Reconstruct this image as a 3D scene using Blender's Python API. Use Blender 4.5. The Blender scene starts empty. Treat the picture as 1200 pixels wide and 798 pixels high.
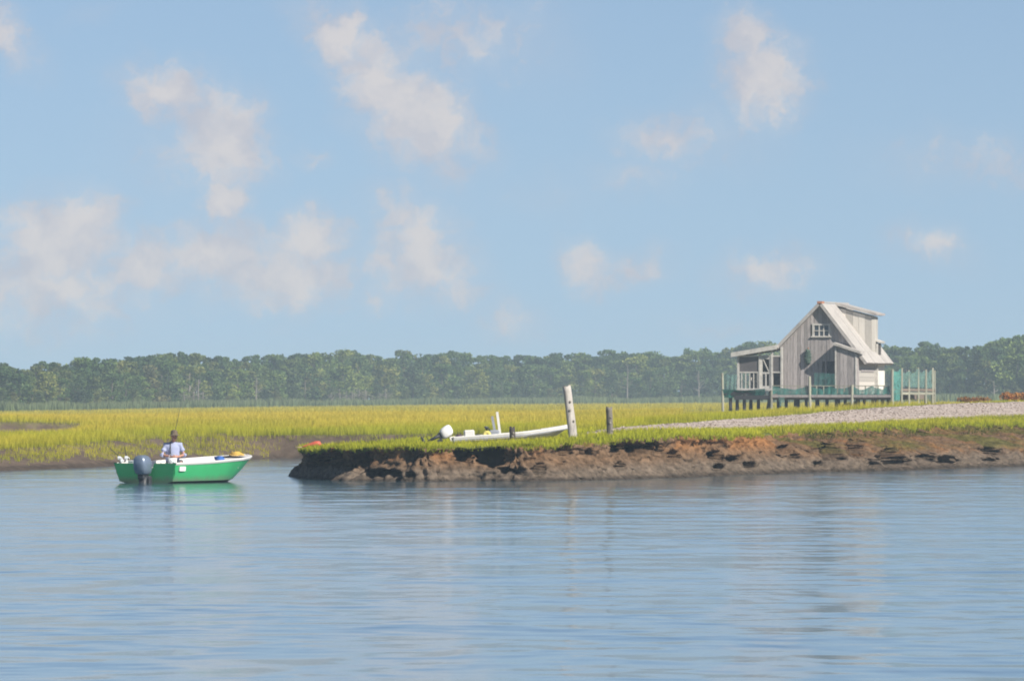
import bpy, bmesh, math, random
import numpy as np
from mathutils import Vector, Matrix, Euler

R = math.radians
rng = np.random.default_rng(7)
random.seed(7)
sc = bpy.context.scene
COL = sc.collection

# ------------------------------------------------------------------ camera
F = 9000.0          # focal length in photo pixels (1200 wide)
HZ = 469.0          # photo row of the horizon
CH = 2.2            # eye height over the water
cam_d = bpy.data.cameras.new('camera')
cam_d.sensor_width = 36.0
cam_d.lens = F / 1200.0 * 36.0
cam_d.clip_start = 0.5
cam_d.clip_end = 8000
cam = bpy.data.objects.new('camera', cam_d)
COL.objects.link(cam)
cam.location = (0, 0, CH)
cam.rotation_euler = (R(90) + math.atan((HZ - 399.0) / F), 0, 0)
sc.camera = cam

# ------------------------------------------------------------------ light
SUN_AZ, SUN_EL = 43.0, 37.0     # degrees: azimuth from the right hand towards the viewer, elevation
SUN = Vector((math.cos(R(SUN_EL)) * math.cos(R(SUN_AZ)), -math.cos(R(SUN_EL)) * math.sin(R(SUN_AZ)), math.sin(R(SUN_EL))))
sun_d = bpy.data.lights.new('sun', 'SUN')
sun_d.energy = 4.9
sun_d.angle = R(0.53)
sun_d.color = (1.0, 0.93, 0.82)
sun = bpy.data.objects.new('sun', sun_d)
COL.objects.link(sun)
sun.location = SUN * 60
sun.rotation_euler = SUN.to_track_quat('Z', 'Y').to_euler()

sc.view_settings.view_transform = 'Standard'
sc.view_settings.look = 'None'
sc.view_settings.exposure = 0.45
sc.view_settings.gamma = 1.0
sc.render.engine = 'CYCLES'
sc.cycles.use_denoising = True
try:
    sc.cycles.denoiser = 'OPENIMAGEDENOISE'
except Exception:
    pass
sc.cycles.max_bounces = 6
sc.cycles.transparent_max_bounces = 24
sc.cycles.volume_bounces = 1
sc.cycles.sample_clamp_indirect = 6.0
sc.cycles.filter_width = 1.9

# ------------------------------------------------------------------ sky
def build_world():
    w = bpy.data.worlds.new('World')
    sc.world = w
    w.use_nodes = True
    nt = w.node_tree
    N, L = nt.nodes, nt.links
    for n in list(N):
        N.remove(n)
    out = N.new('ShaderNodeOutputWorld')
    bg = N.new('ShaderNodeBackground')
    L.new(bg.outputs[0], out.inputs[0])
    sky = N.new('ShaderNodeTexSky')
    sky.sky_type = 'NISHITA'
    sky.sun_disc = False
    sky.sun_elevation = R(SUN_EL)
    sky.sun_rotation = R(90 + SUN_AZ)
    sky.altitude = 0
    sky.air_density = 0.6
    sky.dust_density = 0.0
    sky.ozone_density = 3.0
    bg.inputs['Strength'].default_value = 0.064

    def math_n(op, a, b=None, clamp=False):
        m = N.new('ShaderNodeMath')
        m.operation = op
        m.use_clamp = clamp
        for i, v in enumerate((a, b)):
            if v is None:
                continue
            if isinstance(v, (int, float)):
                m.inputs[i].default_value = v
            else:
                L.new(v, m.inputs[i])
        return m.outputs[0]

    def smooth(v, a, b):
        m = N.new('ShaderNodeMapRange')
        m.interpolation_type = 'SMOOTHSTEP'
        L.new(v, m.inputs[0])
        m.inputs[1].default_value, m.inputs[2].default_value = a, b
        return m.outputs[0]

    tc = N.new('ShaderNodeTexCoord')
    sep = N.new('ShaderNodeSeparateXYZ')
    L.new(tc.outputs['Generated'], sep.inputs[0])
    # the lowest degrees of a hazy summer sky are evened out: look the sky up a little above the true direction
    zl = math_n('SQRT', math_n('ADD', math_n('MULTIPLY', sep.outputs[2], sep.outputs[2]), .0030))
    dirv = N.new('ShaderNodeCombineXYZ')
    L.new(sep.outputs[0], dirv.inputs[0]); L.new(sep.outputs[1], dirv.inputs[1]); L.new(zl, dirv.inputs[2])
    L.new(dirv.outputs[0], sky.inputs[0])
    az = math_n('ARCTAN2', sep.outputs[0], sep.outputs[1])
    el = math_n('ARCSINE', sep.outputs[2])
    U = math_n('MULTIPLY', az, 90.0)      # one unit is 0.64 degrees of sky
    V = math_n('MULTIPLY', el, 90.0)
    uv = N.new('ShaderNodeCombineXYZ')
    L.new(U, uv.inputs[0])
    L.new(V, uv.inputs[1])
    warp = N.new('ShaderNodeTexNoise')
    warp.inputs['Scale'].default_value = 2.0
    warp.inputs['Detail'].default_value = 5
    warp.inputs['Roughness'].default_value = 0.6
    L.new(uv.outputs[0], warp.inputs['Vector'])
    sub = N.new('ShaderNodeVectorMath')
    sub.operation = 'SUBTRACT'
    L.new(warp.outputs['Color'], sub.inputs[0])
    sub.inputs[1].default_value = (0.5, 0.5, 0.5)
    sca = N.new('ShaderNodeVectorMath')
    sca.operation = 'SCALE'
    L.new(sub.outputs[0], sca.inputs[0])
    sca.inputs['Scale'].default_value = 0.75
    add = N.new('ShaderNodeVectorMath')
    add.operation = 'ADD'
    L.new(uv.outputs[0], add.inputs[0])
    L.new(sca.outputs[0], add.inputs[1])
    P = add.outputs[0]
    # cumulus banks: column, row in the photograph's sky, half sizes, tilt, weight
    blobs = [
        (5, 35, 55, 26, -50, .75), (105, 20, 40, 16, 20, .30),
        (200, 112, 60, 32, -15, .95), (262, 165, 62, 52, -60, 1.05), (215, 180, 90, 60, 0, .42),
        (264, 240, 32, 20, 0, 1.15), (160, 238, 22, 14, 0, .45), (365, 185, 20, 13, 0, .5),
        (68, 280, 72, 52, 20, 1.15), (50, 335, 140, 56, 0, .85), (165, 316, 52, 38, 0, .95), (15, 300, 60, 60, 0, .6),
        (255, 298, 90, 42, 0, .95), (330, 322, 100, 42, 5, .95), (366, 277, 46, 32, 0, 1.0),
        (402, 42, 60, 34, -25, .9), (440, 95, 65, 42, -45, 1.0), (490, 140, 80, 55, -35, 1.0),
        (535, 45, 120, 50, 5, .60), (470, 45, 60, 40, 0, .5),
        (468, 255, 40, 28, -50, .75), (495, 292, 70, 50, -45, .92), (450, 318, 36, 36, 0, .75), (435, 345, 26, 22, 0, .6),
        (548, 341, 36, 20, 0, .72), (596, 376, 42, 26, 0, .62), (515, 350, 50, 24, 0, .4),
        (878, 52, 38, 42, 30, .88), (895, 92, 50, 52, 10, .98), (905, 130, 50, 26, 0, .6),
        (782, 165, 66, 28, -6, .66), (745, 205, 64, 26, 0, .48), (850, 160, 70, 50, 0, .42),
        (688, 312, 40, 26, -40, .82), (735, 316, 52, 26, 8, .72),
        (898, 320, 62, 26, 5, .74), (1100, 288, 46, 26, -20, .62), (1062, 282, 30, 20, 0, .5),
        (1160, 195, 130, 36, -4, .52), (1090, 180, 60, 30, 0, .45), (620, 45, 70, 70, 0, .40),
        (640, 230, 80, 30, 0, .30), (850, 385, 70, 20, 0, .4),
    ]
    acc = None
    for (px, py, rx, ry, rot, wt) in blobs:
        mp = N.new('ShaderNodeMapping')
        mp.vector_type = 'TEXTURE'
        mp.inputs['Location'].default_value = ((px - 600) / 100.0, (HZ - py) / 100.0, 0)
        mp.inputs['Rotation'].default_value = (0, 0, R(rot))
        mp.inputs['Scale'].default_value = (rx / 58.0, ry / 58.0, 4.0)
        L.new(P, mp.inputs['Vector'])
        g = N.new('ShaderNodeTexGradient')
        g.gradient_type = 'QUADRATIC_SPHERE' if False else 'SPHERICAL'
        L.new(mp.outputs[0], g.inputs[0])
        v = math_n('MULTIPLY', g.outputs['Fac'], wt)
        acc = v if acc is None else math_n('MAXIMUM', acc, v)
    # the same broken cumulus goes on all round, beyond what the lens takes in
    gen = N.new('ShaderNodeTexNoise')
    gen.inputs['Scale'].default_value = 0.42
    gen.inputs['Detail'].default_value = 6
    gen.inputs['Roughness'].default_value = 0.55
    L.new(P, gen.inputs['Vector'])
    gd = smooth(gen.outputs['Fac'], .50, .78)
    outside = math_n('MAXIMUM', smooth(math_n('ABSOLUTE', U), 5.9, 6.9), smooth(V, 4.6, 5.6))
    gd = math_n('MULTIPLY', math_n('MULTIPLY', gd, outside), 0.8)
    acc = math_n('MAXIMUM', acc, gd)
    puff = N.new('ShaderNodeTexNoise')
    puff.inputs['Scale'].default_value = 4.2
    puff.inputs['Detail'].default_value = 6
    puff.inputs['Roughness'].default_value = 0.52
    L.new(P, puff.inputs['Vector'])
    shp = math_n('ADD', acc, math_n('MULTIPLY', math_n('SUBTRACT', puff.outputs['Fac'], .5), .75))
    dens = math_n('MULTIPLY', smooth(shp, .18, .78), math_n('MINIMUM', math_n('MULTIPLY', acc, 6.0), 1.0))
    soft = math_n('MULTIPLY', smooth(acc, .0, .7), .30)
    dens = math_n('MAXIMUM', math_n('MULTIPLY', dens, .80), soft)
    tint = N.new('ShaderNodeMix')
    tint.data_type = 'RGBA'
    tint.blend_type = 'MULTIPLY'
    tint.inputs[0].default_value = 1.0
    L.new(sky.outputs[0], tint.inputs[6])
    tint.inputs[7].default_value = SKY_TINT
    mix = N.new('ShaderNodeMix')
    mix.data_type = 'RGBA'
    L.new(dens, mix.inputs[0])
    L.new(tint.outputs[2], mix.inputs[6])
    lit = N.new('ShaderNodeMix')
    lit.data_type = 'RGBA'
    tuft = N.new('ShaderNodeTexNoise')
    tuft.inputs['Scale'].default_value = 1.7
    tuft.inputs['Detail'].default_value = 5
    L.new(P, tuft.inputs['Vector'])
    L.new(smooth(math_n('ADD', math_n('MULTIPLY', acc, .30), tuft.outputs['Fac']), .48, .88), lit.inputs[0])
    lit.inputs[6].default_value = CLOUD_GREY
    lit.inputs[7].default_value = CLOUD
    L.new(lit.outputs[2], mix.inputs[7])
    L.new(mix.outputs[2], bg.inputs['Color'])

SKY_TINT = (1.10, 1.03, 1.0, 1)
CLOUD = (8.5, 7.8, 7.5, 1)
CLOUD_GREY = (6.3, 6.2, 6.8, 1)
build_world()

# ------------------------------------------------------------------ helpers
def px2(px, py, D):
    """a pixel of the photograph at depth D as a point of the place"""
    return Vector(((px - 600) / F * D, D, CH - (py - HZ) / F * D))

def tag(o, label=None, cat=None, group=None, kind=None):
    if label: o['label'] = label
    if cat: o['category'] = cat
    if group: o['group'] = group
    if kind: o['kind'] = kind
    return o

def empty(name, loc, rz=0.0):
    o = bpy.data.objects.new(name, None)
    o.empty_display_size = 0.3
    COL.objects.link(o)
    o.location = loc
    o.rotation_euler = (0, 0, rz)
    return o

def link_mesh(name, me, mat, parent=None):
    o = bpy.data.objects.new(name, me)
    COL.objects.link(o)
    if mat is not None and not me.materials:
        me.materials.append(mat)
    if parent is not None:
        o.parent = parent
    return o

class MB:
    def __init__(self):
        self.v, self.f = [], []
    def add(self, vs, fs):
        b = len(self.v)
        self.v += [tuple(x) for x in vs]
        self.f += [tuple(i + b for i in f) for f in fs]
        return self
    def box(self, x0, x1, y0, y1, z0, z1):
        vs = [(x0, y0, z0), (x1, y0, z0), (x1, y1, z0), (x0, y1, z0), (x0, y0, z1), (x1, y0, z1), (x1, y1, z1), (x0, y1, z1)]
        return self.add(vs, [(0, 3, 2, 1), (4, 5, 6, 7), (0, 1, 5, 4), (1, 2, 6, 5), (2, 3, 7, 6), (3, 0, 4, 7)])
    def beam(self, p0, p1, w, h, up=(0, 0, 1)):
        p0, p1 = Vector(p0), Vector(p1)
        d = (p1 - p0).normalized()
        up = Vector(up)
        if abs(d.dot(up)) > .97: up = Vector((0, 1, 0))
        s = d.cross(up).normalized()
        u = s.cross(d)
        vs = []
        for p in (p0, p1):
            for a, b in ((-1, -1), (1, -1), (1, 1), (-1, 1)):
                vs.append(p + s * a * w / 2 + u * b * h / 2)
        return self.add(vs, [(0, 1, 2, 3), (7, 6, 5, 4), (0, 4, 5, 1), (1, 5, 6, 2), (2, 6, 7, 3), (3, 7, 4, 0)])
    def prism(self, poly, y0, y1):
        """polygon in the x-z plane pulled through y"""
        n = len(poly)
        vs = [(a, y0, b) for a, b in poly] + [(a, y1, b) for a, b in poly]
        fs = [tuple(range(n)), tuple(reversed(range(n, 2 * n)))]
        fs += [((i + 1) % n, i, n + i, n + (i + 1) % n) for i in range(n)]
        return self.add(vs, fs)
    def tube(self, pts, rad, n=8, flat=None):
        pts = [Vector(p) for p in pts]
        if isinstance(rad, (int, float)): rad = [rad] * len(pts)
        rings = []
        for i, p in enumerate(pts):
            d = (pts[min(i + 1, len(pts) - 1)] - pts[max(i - 1, 0)]).normalized()
            up = Vector((0, 0, 1)) if abs(d.z) < .9 else Vector((0, 1, 0))
            s = d.cross(up).normalized()
            u = s.cross(d)
            r = rad[i]
            r1, r2 = (r if isinstance(r, tuple) else (r, r))
            rings.append([p + s * math.cos(2 * math.pi * k / n) * r1 + u * math.sin(2 * math.pi * k / n) * r2 for k in range(n)])
        vs = [q for r in rings for q in r]
        fs = []
        for i in range(len(rings) - 1):
            for k in range(n):
                a, b = i * n + k, i * n + (k + 1) % n
                fs.append((a, b, b + n, a + n))
        fs.append(tuple(reversed(range(n))))
        fs.append(tuple(range(len(vs) - n, len(vs))))
        return self.add(vs, fs)
    def ball(self, c, r, nu=12, nv=8):
        c = Vector(c)
        if isinstance(r, (int, float)): r = (r, r, r)
        vs = [c + Vector((0, 0, -r[2]))]
        for j in range(1, nv):
            t = math.pi * j / nv - math.pi / 2
            for i in range(nu):
                a = 2 * math.pi * i / nu
                vs.append(c + Vector((r[0] * math.cos(t) * math.cos(a), r[1] * math.cos(t) * math.sin(a), r[2] * math.sin(t))))
        vs.append(c + Vector((0, 0, r[2])))
        fs = [(0, 1 + (i + 1) % nu, 1 + i) for i in range(nu)]
        for j in range(nv - 2):
            for i in range(nu):
                a, b = 1 + j * nu + i, 1 + j * nu + (i + 1) % nu
                fs.append((a, b, b + nu, a + nu))
        t = len(vs) - 1
        fs += [(t, 1 + (nv - 2) * nu + i, 1 + (nv - 2) * nu + (i + 1) % nu) for i in range(nu)]
        return self.add(vs, fs)
    def mesh(self, name, smooth=False, bevel=0.0):
        me = bpy.data.meshes.new(name)
        me.from_pydata(self.v, [], self.f)
        if bevel > 0:
            bm = bmesh.new(); bm.from_mesh(me)
            bmesh.ops.bevel(bm, geom=bm.edges[:], offset=bevel, segments=1, affect='EDGES', clamp_overlap=True)
            bm.to_mesh(me); bm.free()
        bm = bmesh.new(); bm.from_mesh(me)
        bmesh.ops.recalc_face_normals(bm, faces=bm.faces[:])
        bm.to_mesh(me); bm.free()
        if smooth:
            me.polygons.foreach_set('use_smooth', [True] * len(me.polygons))
        me.update()
        return me
    def build(self, name, mat, parent=None, smooth=False, bevel=0.0):
        return link_mesh(name, self.mesh(name, smooth, bevel), mat, parent)

def remeshed(mb, name, mat, parent, voxel, smooth_iter=3):
    """one continuous surface from overlapping limbs"""
    o = mb.build(name, mat, None)
    m = o.modifiers.new('r', 'REMESH'); m.mode = 'VOXEL'; m.voxel_size = voxel; m.use_smooth_shade = True
    s = o.modifiers.new('s', 'SMOOTH'); s.iterations = smooth_iter; s.factor = .5
    dg = bpy.context.evaluated_depsgraph_get()
    me = bpy.data.meshes.new_from_object(o.evaluated_get(dg))
    bpy.data.objects.remove(o)
    me.materials.clear()
    return link_mesh(name, me, mat, parent)

def np_mesh(name, verts, faces, mat=None, cols=None, smooth=False, parent=None):
    """faces: int array (n,3) or (n,4); cols: per-vertex rgb"""
    me = bpy.data.meshes.new(name)
    nv, nf, k = len(verts), len(faces), faces.shape[1]
    me.vertices.add(nv)
    me.vertices.foreach_set('co', np.asarray(verts, np.float32).ravel())
    me.loops.add(nf * k)
    me.loops.foreach_set('vertex_index', np.asarray(faces, np.int32).ravel())
    me.polygons.add(nf)
    me.polygons.foreach_set('loop_start', np.arange(0, nf * k, k, dtype=np.int32))
    me.polygons.foreach_set('loop_total', np.full(nf, k, np.int32))
    if smooth:
        me.polygons.foreach_set('use_smooth', np.ones(nf, bool))
    me.update(calc_edges=True)
    if cols is not None:
        at = me.attributes.new('tint', 'FLOAT_COLOR', 'POINT')
        c4 = np.ones((nv, 4), np.float32); c4[:, :3] = cols
        at.data.foreach_set('color', c4.ravel())
    return link_mesh(name, me, mat, parent)

# value noise
def _h(ix, iy, s):
    n = (ix.astype(np.int64) * 374761393 + iy.astype(np.int64) * 668265263 + s * 974711) & 0x7fffffff
    n = ((n ^ (n >> 13)) * 1274126177) & 0x7fffffff
    return ((n ^ (n >> 16)) & 0xffff) / 65535.0
def vnoise(x, y, s=0):
    x, y = np.asarray(x, float), np.asarray(y, float)
    ix, iy = np.floor(x), np.floor(y)
    fx, fy = x - ix, y - iy
    fx, fy = fx * fx * (3 - 2 * fx), fy * fy * (3 - 2 * fy)
    a, b = _h(ix, iy, s), _h(ix + 1, iy, s)
    c, d = _h(ix, iy + 1, s), _h(ix + 1, iy + 1, s)
    return (a * (1 - fx) + b * fx) * (1 - fy) + (c * (1 - fx) + d * fx) * fy
def fbm(x, y, s=0, o=4):
    t, a, n = 0, 1.0, 0
    for k in range(o):
        t = t + a * vnoise(x * 2 ** k, y * 2 ** k, s + k * 17); n += a; a *= .5
    return t / n
def sst(x, a, b):
    t = np.clip((x - a) / (b - a), 0, 1)
    return t * t * (3 - 2 * t)

# ------------------------------------------------------------------ materials
def new_mat(name):
    m = bpy.data.materials.new(name)
    m.use_nodes = True
    nt = m.node_tree
    b = nt.nodes.get('Principled BSDF')
    return m, nt, b

def tex(nt, scale, detail=4, rough=.55, vec=None, stretch=None):
    tc = nt.nodes.new('ShaderNodeTexCoord')
    n = nt.nodes.new('ShaderNodeTexNoise')
    n.inputs['Scale'].default_value = scale
    n.inputs['Detail'].default_value = detail
    n.inputs['Roughness'].default_value = rough
    src = tc.outputs['Object']
    if stretch:
        mp = nt.nodes.new('ShaderNodeMapping')
        mp.inputs['Scale'].default_value = stretch
        nt.links.new(src, mp.inputs['Vector'])
        src = mp.outputs[0]
    nt.links.new(src, n.inputs['Vector'])
    return n.outputs['Fac']

def ramp(nt, fac, stops):
    r = nt.nodes.new('ShaderNodeValToRGB')
    e = r.color_ramp.elements
    while len(e) < len(stops): e.new(0.5)
    for el, (p, c) in zip(e, stops):
        el.position = p; el.color = (*c, 1)
    nt.links.new(fac, r.inputs[0])
    return r.outputs[0]

def bump(nt, b, fac, strength, dist):
    n = nt.nodes.new('ShaderNodeBump')
    n.inputs['Strength'].default_value = strength
    n.inputs['Distance'].default_value = dist
    nt.links.new(fac, n.inputs['Height'])
    nt.links.new(n.outputs[0], b.inputs['Normal'])

def paint(name, c, rough=.5, var=.25, scale=3.0, stretch=None, spec=.4, bmp=0.0, metal=0.0):
    """a surface of one colour with wear: darker and lighter blotches"""
    m, nt, b = new_mat(name)
    f = tex(nt, scale, 6, .65, stretch=stretch)
    lo = tuple(x * (1 - var) for x in c); hi = tuple(min(1, x * (1 + var * .6)) for x in c)
    nt.links.new(ramp(nt, f, [(.28, lo), (.5, c), (.75, hi)]), b.inputs['Base Color'])
    b.inputs['Roughness'].default_value = rough
    b.inputs['Specular IOR Level'].default_value = spec
    b.inputs['Metallic'].default_value = metal
    if bmp: bump(nt, b, f, .5, bmp)
    return m

def wood(name, c, var=.35, grain=(14, 14, 1.2), rough=.85):
    m, nt, b = new_mat(name)
    oi = nt.nodes.new('ShaderNodeObjectInfo')
    f = tex(nt, 1.6, 6, .7, stretch=grain)
    col = ramp(nt, f, [(.25, tuple(x * (1 - var) for x in c)), (.5, c), (.8, tuple(min(1, x * (1 + var * .5)) for x in c))])
    mr = nt.nodes.new('ShaderNodeMapRange')
    nt.links.new(oi.outputs['Random'], mr.inputs[0])
    mr.inputs[3].default_value, mr.inputs[4].default_value = .72, 1.22
    mx = nt.nodes.new('ShaderNodeVectorMath'); mx.operation = 'SCALE'
    nt.links.new(col, mx.inputs[0]); nt.links.new(mr.outputs[0], mx.inputs['Scale'])
    nt.links.new(mx.outputs[0], b.inputs['Base Color'])
    b.inputs['Roughness'].default_value = rough
    b.inputs['Specular IOR Level'].default_value = .2
    bump(nt, b, f, .4, .01)
    return m

def tinted(name, noise_scale, var=.3, rough=.95, bmp=0.0, translucent=0.0, spec=.1):
    """colour from the piece's own tint, broken up by noise"""
    m, nt, b = new_mat(name)
    at = nt.nodes.new('ShaderNodeAttribute'); at.attribute_name = 'tint'
    f = tex(nt, noise_scale, 6, .65)
    mr = nt.nodes.new('ShaderNodeMapRange')
    nt.links.new(f, mr.inputs[0])
    mr.inputs[1].default_value, mr.inputs[2].default_value = .25, .75
    mr.inputs[3].default_value, mr.inputs[4].default_value = 1 - var, 1 + var
    mx = nt.nodes.new('ShaderNodeVectorMath'); mx.operation = 'SCALE'
    nt.links.new(at.outputs['Color'], mx.inputs[0]); nt.links.new(mr.outputs[0], mx.inputs['Scale'])
    nt.links.new(mx.outputs[0], b.inputs['Base Color'])
    b.inputs['Roughness'].default_value = rough
    b.inputs['Specular IOR Level'].default_value = spec
    if bmp: bump(nt, b, f, .8, bmp)
    if translucent:
        tr = nt.nodes.new('ShaderNodeBsdfTranslucent')
        nt.links.new(mx.outputs[0], tr.inputs[0])
        ms = nt.nodes.new('ShaderNodeMixShader')
        ms.inputs[0].default_value = translucent
        nt.links.new(b.outputs[0], ms.inputs[1]); nt.links.new(tr.outputs[0], ms.inputs[2])
        nt.links.new(ms.outputs[0], nt.nodes['Material Output'].inputs[0])
    return m

M = {}
M['ground'] = tinted('marsh_soil', 2.5, .35, bmp=.05)
M['bank'] = tinted('peat_bank', 5.5, .7, bmp=.11)
M['shell'] = tinted('shell_grit', 5.0, .14, bmp=.012)
M['grass'] = tinted('grass_blades', .6, .16, rough=.8, translucent=.35)
M['leaf'] = tinted('leaves', .5, .30, rough=.75, translucent=.22)
def vary_by_tree(m):
    nt = m.node_tree
    src = [n for n in nt.nodes if n.type == 'VECT_MATH'][0]
    oi = nt.nodes.new('ShaderNodeObjectInfo')
    col = ramp(nt, oi.outputs['Random'], [(0, (.50, .60, .70)), (.3, (.80, .90, .92)), (.55, (1.0, 1.08, .85)), (.8, (1.5, 1.35, .95)), (1, (1.45, 1.1, 1.0))])
    mx = nt.nodes.new('ShaderNodeVectorMath'); mx.operation = 'MULTIPLY'
    outs = [l.to_socket for l in src.outputs[0].links]
    nt.links.new(src.outputs[0], mx.inputs[0]); nt.links.new(col, mx.inputs[1])
    for t in outs: nt.links.new(mx.outputs[0], t)
vary_by_tree(M['leaf'])
M['bark'] = paint('bark', (.14, .115, .095), .95, .4, 2.0, (3, 3, .6))
M['snag'] = paint('bleached_wood', (.24, .215, .19), .95, .3, 2.0, (3, 3, .6))
M['board'] = wood('grey_boards', (.39, .355, .345), .62)
M['board_white'] = wood('pale_boards', (.60, .57, .52), .2)
M['backing'] = paint('dark_backing', (.09, .08, .075), .95)
M['roof'] = paint('bleached_roofing', (.45, .425, .40), .9, .45, 1.3, (1.0, 6, 1.0), .2, .02)
M['white'] = paint('weathered_white_paint', (.56, .54, .50), .8, .35, 3.5)
M['cream'] = paint('cream_wall', (.80, .78, .70), .7, .12, 1.5)
M['rust'] = paint('rusty_cap', (.42, .19, .11), .9, .3, 4)
M['beam'] = wood('deck_timber', (.23, .18, .145), .4, (1.2, 10, 10))
M['pile_pale'] = wood('pale_piling', (.34, .335, .265), .5)
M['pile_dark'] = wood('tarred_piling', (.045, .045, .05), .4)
M['glass'] = paint('dark_pane', (.045, .055, .07), .08, .2, 3, None, .6)
M['screen'] = paint('insect_screen', (.12, .11, .115), .9, .25, 2)
M['post'] = wood('bleached_post', (.39, .365, .335), .7, (6, 6, 1.2))
M['post_dark'] = wood('grey_post', (.22, .2, .17), .6, (7, 7, 1.2))

def net_mat(name, c, alpha):
    m, nt, b = new_mat(name)
    f = tex(nt, 3.0, 6, .7, stretch=(1.6, 1.6, .7))
    nt.links.new(ramp(nt, f, [(.3, tuple(x * .55 for x in c)), (.55, c), (.8, tuple(min(1, x * 1.4) for x in c))]), b.inputs['Base Color'])
    b.inputs['Roughness'].default_value = .9
    tr = nt.nodes.new('ShaderNodeBsdfTransparent')
    ms = nt.nodes.new('ShaderNodeMixShader')
    f2 = tex(nt, 7.0, 4, .7)
    mr = nt.nodes.new('ShaderNodeMapRange'); nt.links.new(f2, mr.inputs[0])
    mr.inputs[1].default_value, mr.inputs[2].default_value = .3, .7
    mr.inputs[3].default_value, mr.inputs[4].default_value = max(0, alpha - .25), min(1, alpha + .25)
    nt.links.new(mr.outputs[0], ms.inputs[0])
    nt.links.new(tr.outputs[0], ms.inputs[1]); nt.links.new(b.outputs[0], ms.inputs[2])
    nt.links.new(ms.outputs[0], nt.nodes['Material Output'].inputs[0])
    return m
M['net'] = net_mat('teal_netting', (.16, .30, .27), .50)
M['net_dark'] = net_mat('dark_green_netting', (.045, .19, .165), .88)

# ------------------------------------------------------------------ the land
def to_pxD(x, y):
    return x / np.maximum(y, 1) * F + 600, np.maximum(y, 1)

ctrl = [  # photo column, depth, ground height
    (325, 219, .62), (450, 213, .86), (560, 211, .93), (700, 211, .98), (850, 226, 1.04), (1000, 242, 1.12), (1200, 258, 1.20), (1400, 270, 1.25),
    (376, 223, .72), (464, 229, .86), (520, 233, .92), (560, 226, 1.0), (620, 240, 1.05),
    (700, 226, 1.23), (760, 234, 1.26), (760, 250, 1.36), (850, 250, 1.28), (850, 290, 1.46), (1000, 272, 1.38), (1000, 340, 1.78), (1100, 290, 1.52), (1100, 355, 2.0),
    (1200, 302, 1.62), (1200, 362, 2.12), (1350, 310, 1.65), (1350, 370, 2.15),
    (780, 330, 1.22), (850, 450, 1.48), (960, 450, 1.53), (1090, 450, 1.62), (850, 400, 1.38), (1000, 400, 1.6), (1150, 430, 1.85), (1000, 520, 1.5),
    (1200, 560, 1.75), (1400, 520, 1.8),
    (-150, 240, .66), (0, 250, .60), (100, 258, .70), (200, 285, .80), (300, 300, .85), (400, 298, .90), (500, 296, .93), (640, 300, 1.0),
    (0, 300, .64), (100, 300, .76), (-100, 300, .62), (0, 356, 1.20), (60, 356, 1.17), (-100, 356, 1.15), (130, 356, 1.02), (250, 340, 1.0), (400, 360, 1.05), (600, 380, 1.12),
    (0, 420, 1.12), (100, 430, 1.06), (200, 450, 1.1), (350, 500, 1.2), (600, 520, 1.25), (800, 520, 1.35),
    (-100, 600, .90), (0, 600, .95), (100, 620, 1.0), (200, 650, 1.1), (400, 800, 1.22), (700, 800, 1.42), (1000, 800, 1.6), (1250, 800, 1.75),
    (-150, 960, .75), (0, 960, .82), (300, 1200, 1.2), (600, 1400, 1.5), (900, 1400, 1.7), (1200, 1150, 1.95), (1350, 1150, 2.0),
    (0, 2300, .9), (600, 2300, 1.6), (1200, 2300, 2.0),
]
_c = np.array(ctrl, float)
def _feat(px, D):
    return np.stack([px / 250.0, 5.0 * np.log(D / 200.0)], -1)
_A = _feat(_c[:, 0], _c[:, 1])
def _phi(r2):
    return 0.5 * r2 * np.log(r2 + 1e-9)
_K = _phi(((_A[:, None] - _A[None]) ** 2).sum(-1)) + np.eye(len(_c)) * .02
_P = np.concatenate([np.ones((len(_c), 1)), _A], 1)
_S = np.block([[_K, _P], [_P.T, np.zeros((3, 3))]])
_W = np.linalg.solve(_S, np.concatenate([_c[:, 2], np.zeros(3)]))
def base_z(x, y):
    px, D = to_pxD(np.asarray(x, float), np.asarray(y, float))
    D = np.clip(D, 195, 2300); px = np.clip(px, -250, 1500)
    q = _feat(px, D)
    sh = q.shape[:-1]; q = q.reshape(-1, 2)
    z = np.empty(len(q))
    for i in range(0, len(q), 20000):
        qq = q[i:i + 20000]
        z[i:i + 20000] = _phi(((qq[:, None] - _A[None]) ** 2).sum(-1)) @ _W[:len(_c)] + _W[len(_c)] + qq @ _W[len(_c) + 1:]
    return z.reshape(sh)

def wl(px, py):            # waterline point seen at that pixel
    D = CH * F / (py - HZ)
    return ((px - 600) / F * D, D)
def at(px, D):
    return ((px - 600) / F * D, D)

front = [wl(321, 557.5), wl(334, 560.5), wl(385, 563.2), wl(420, 563.6), wl(500, 564.2), wl(560, 563.6), wl(620, 564), wl(700, 562.6), wl(760, 560.5), wl(800, 559.5), wl(860, 556.5), wl(900, 555.4),
         wl(960, 553), wl(1000, 552.6), wl(1060, 551), wl(1100, 549.5), wl(1150, 547.5), wl(1200, 546), wl(1300, 543), wl(1500, 538), wl(1900, 530)]
back = [at(325, 224.0), at(400, 226.5), at(450, 229.5), at(500, 232.5), at(540, 236), at(580, 243), at(640, 252), at(690, 262), at(697, 266), at(690, 270),
        at(640, 277), at(600, 282), at(540, 286), at(500, 288), at(440, 290), at(400, 290.5), wl(330, 537), wl(290, 538.5), wl(250, 539.8), wl(220, 541.3), wl(180, 543.8),
        wl(150, 545.6), wl(120, 547), wl(100, 548.3), wl(60, 549.8), wl(30, 551), wl(0, 551.8), wl(-80, 553), wl(-200, 556), wl(-500, 565)]
coast = front[::-1] + back        # right to left along the front, then the creek, then the far bank to the left
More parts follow.
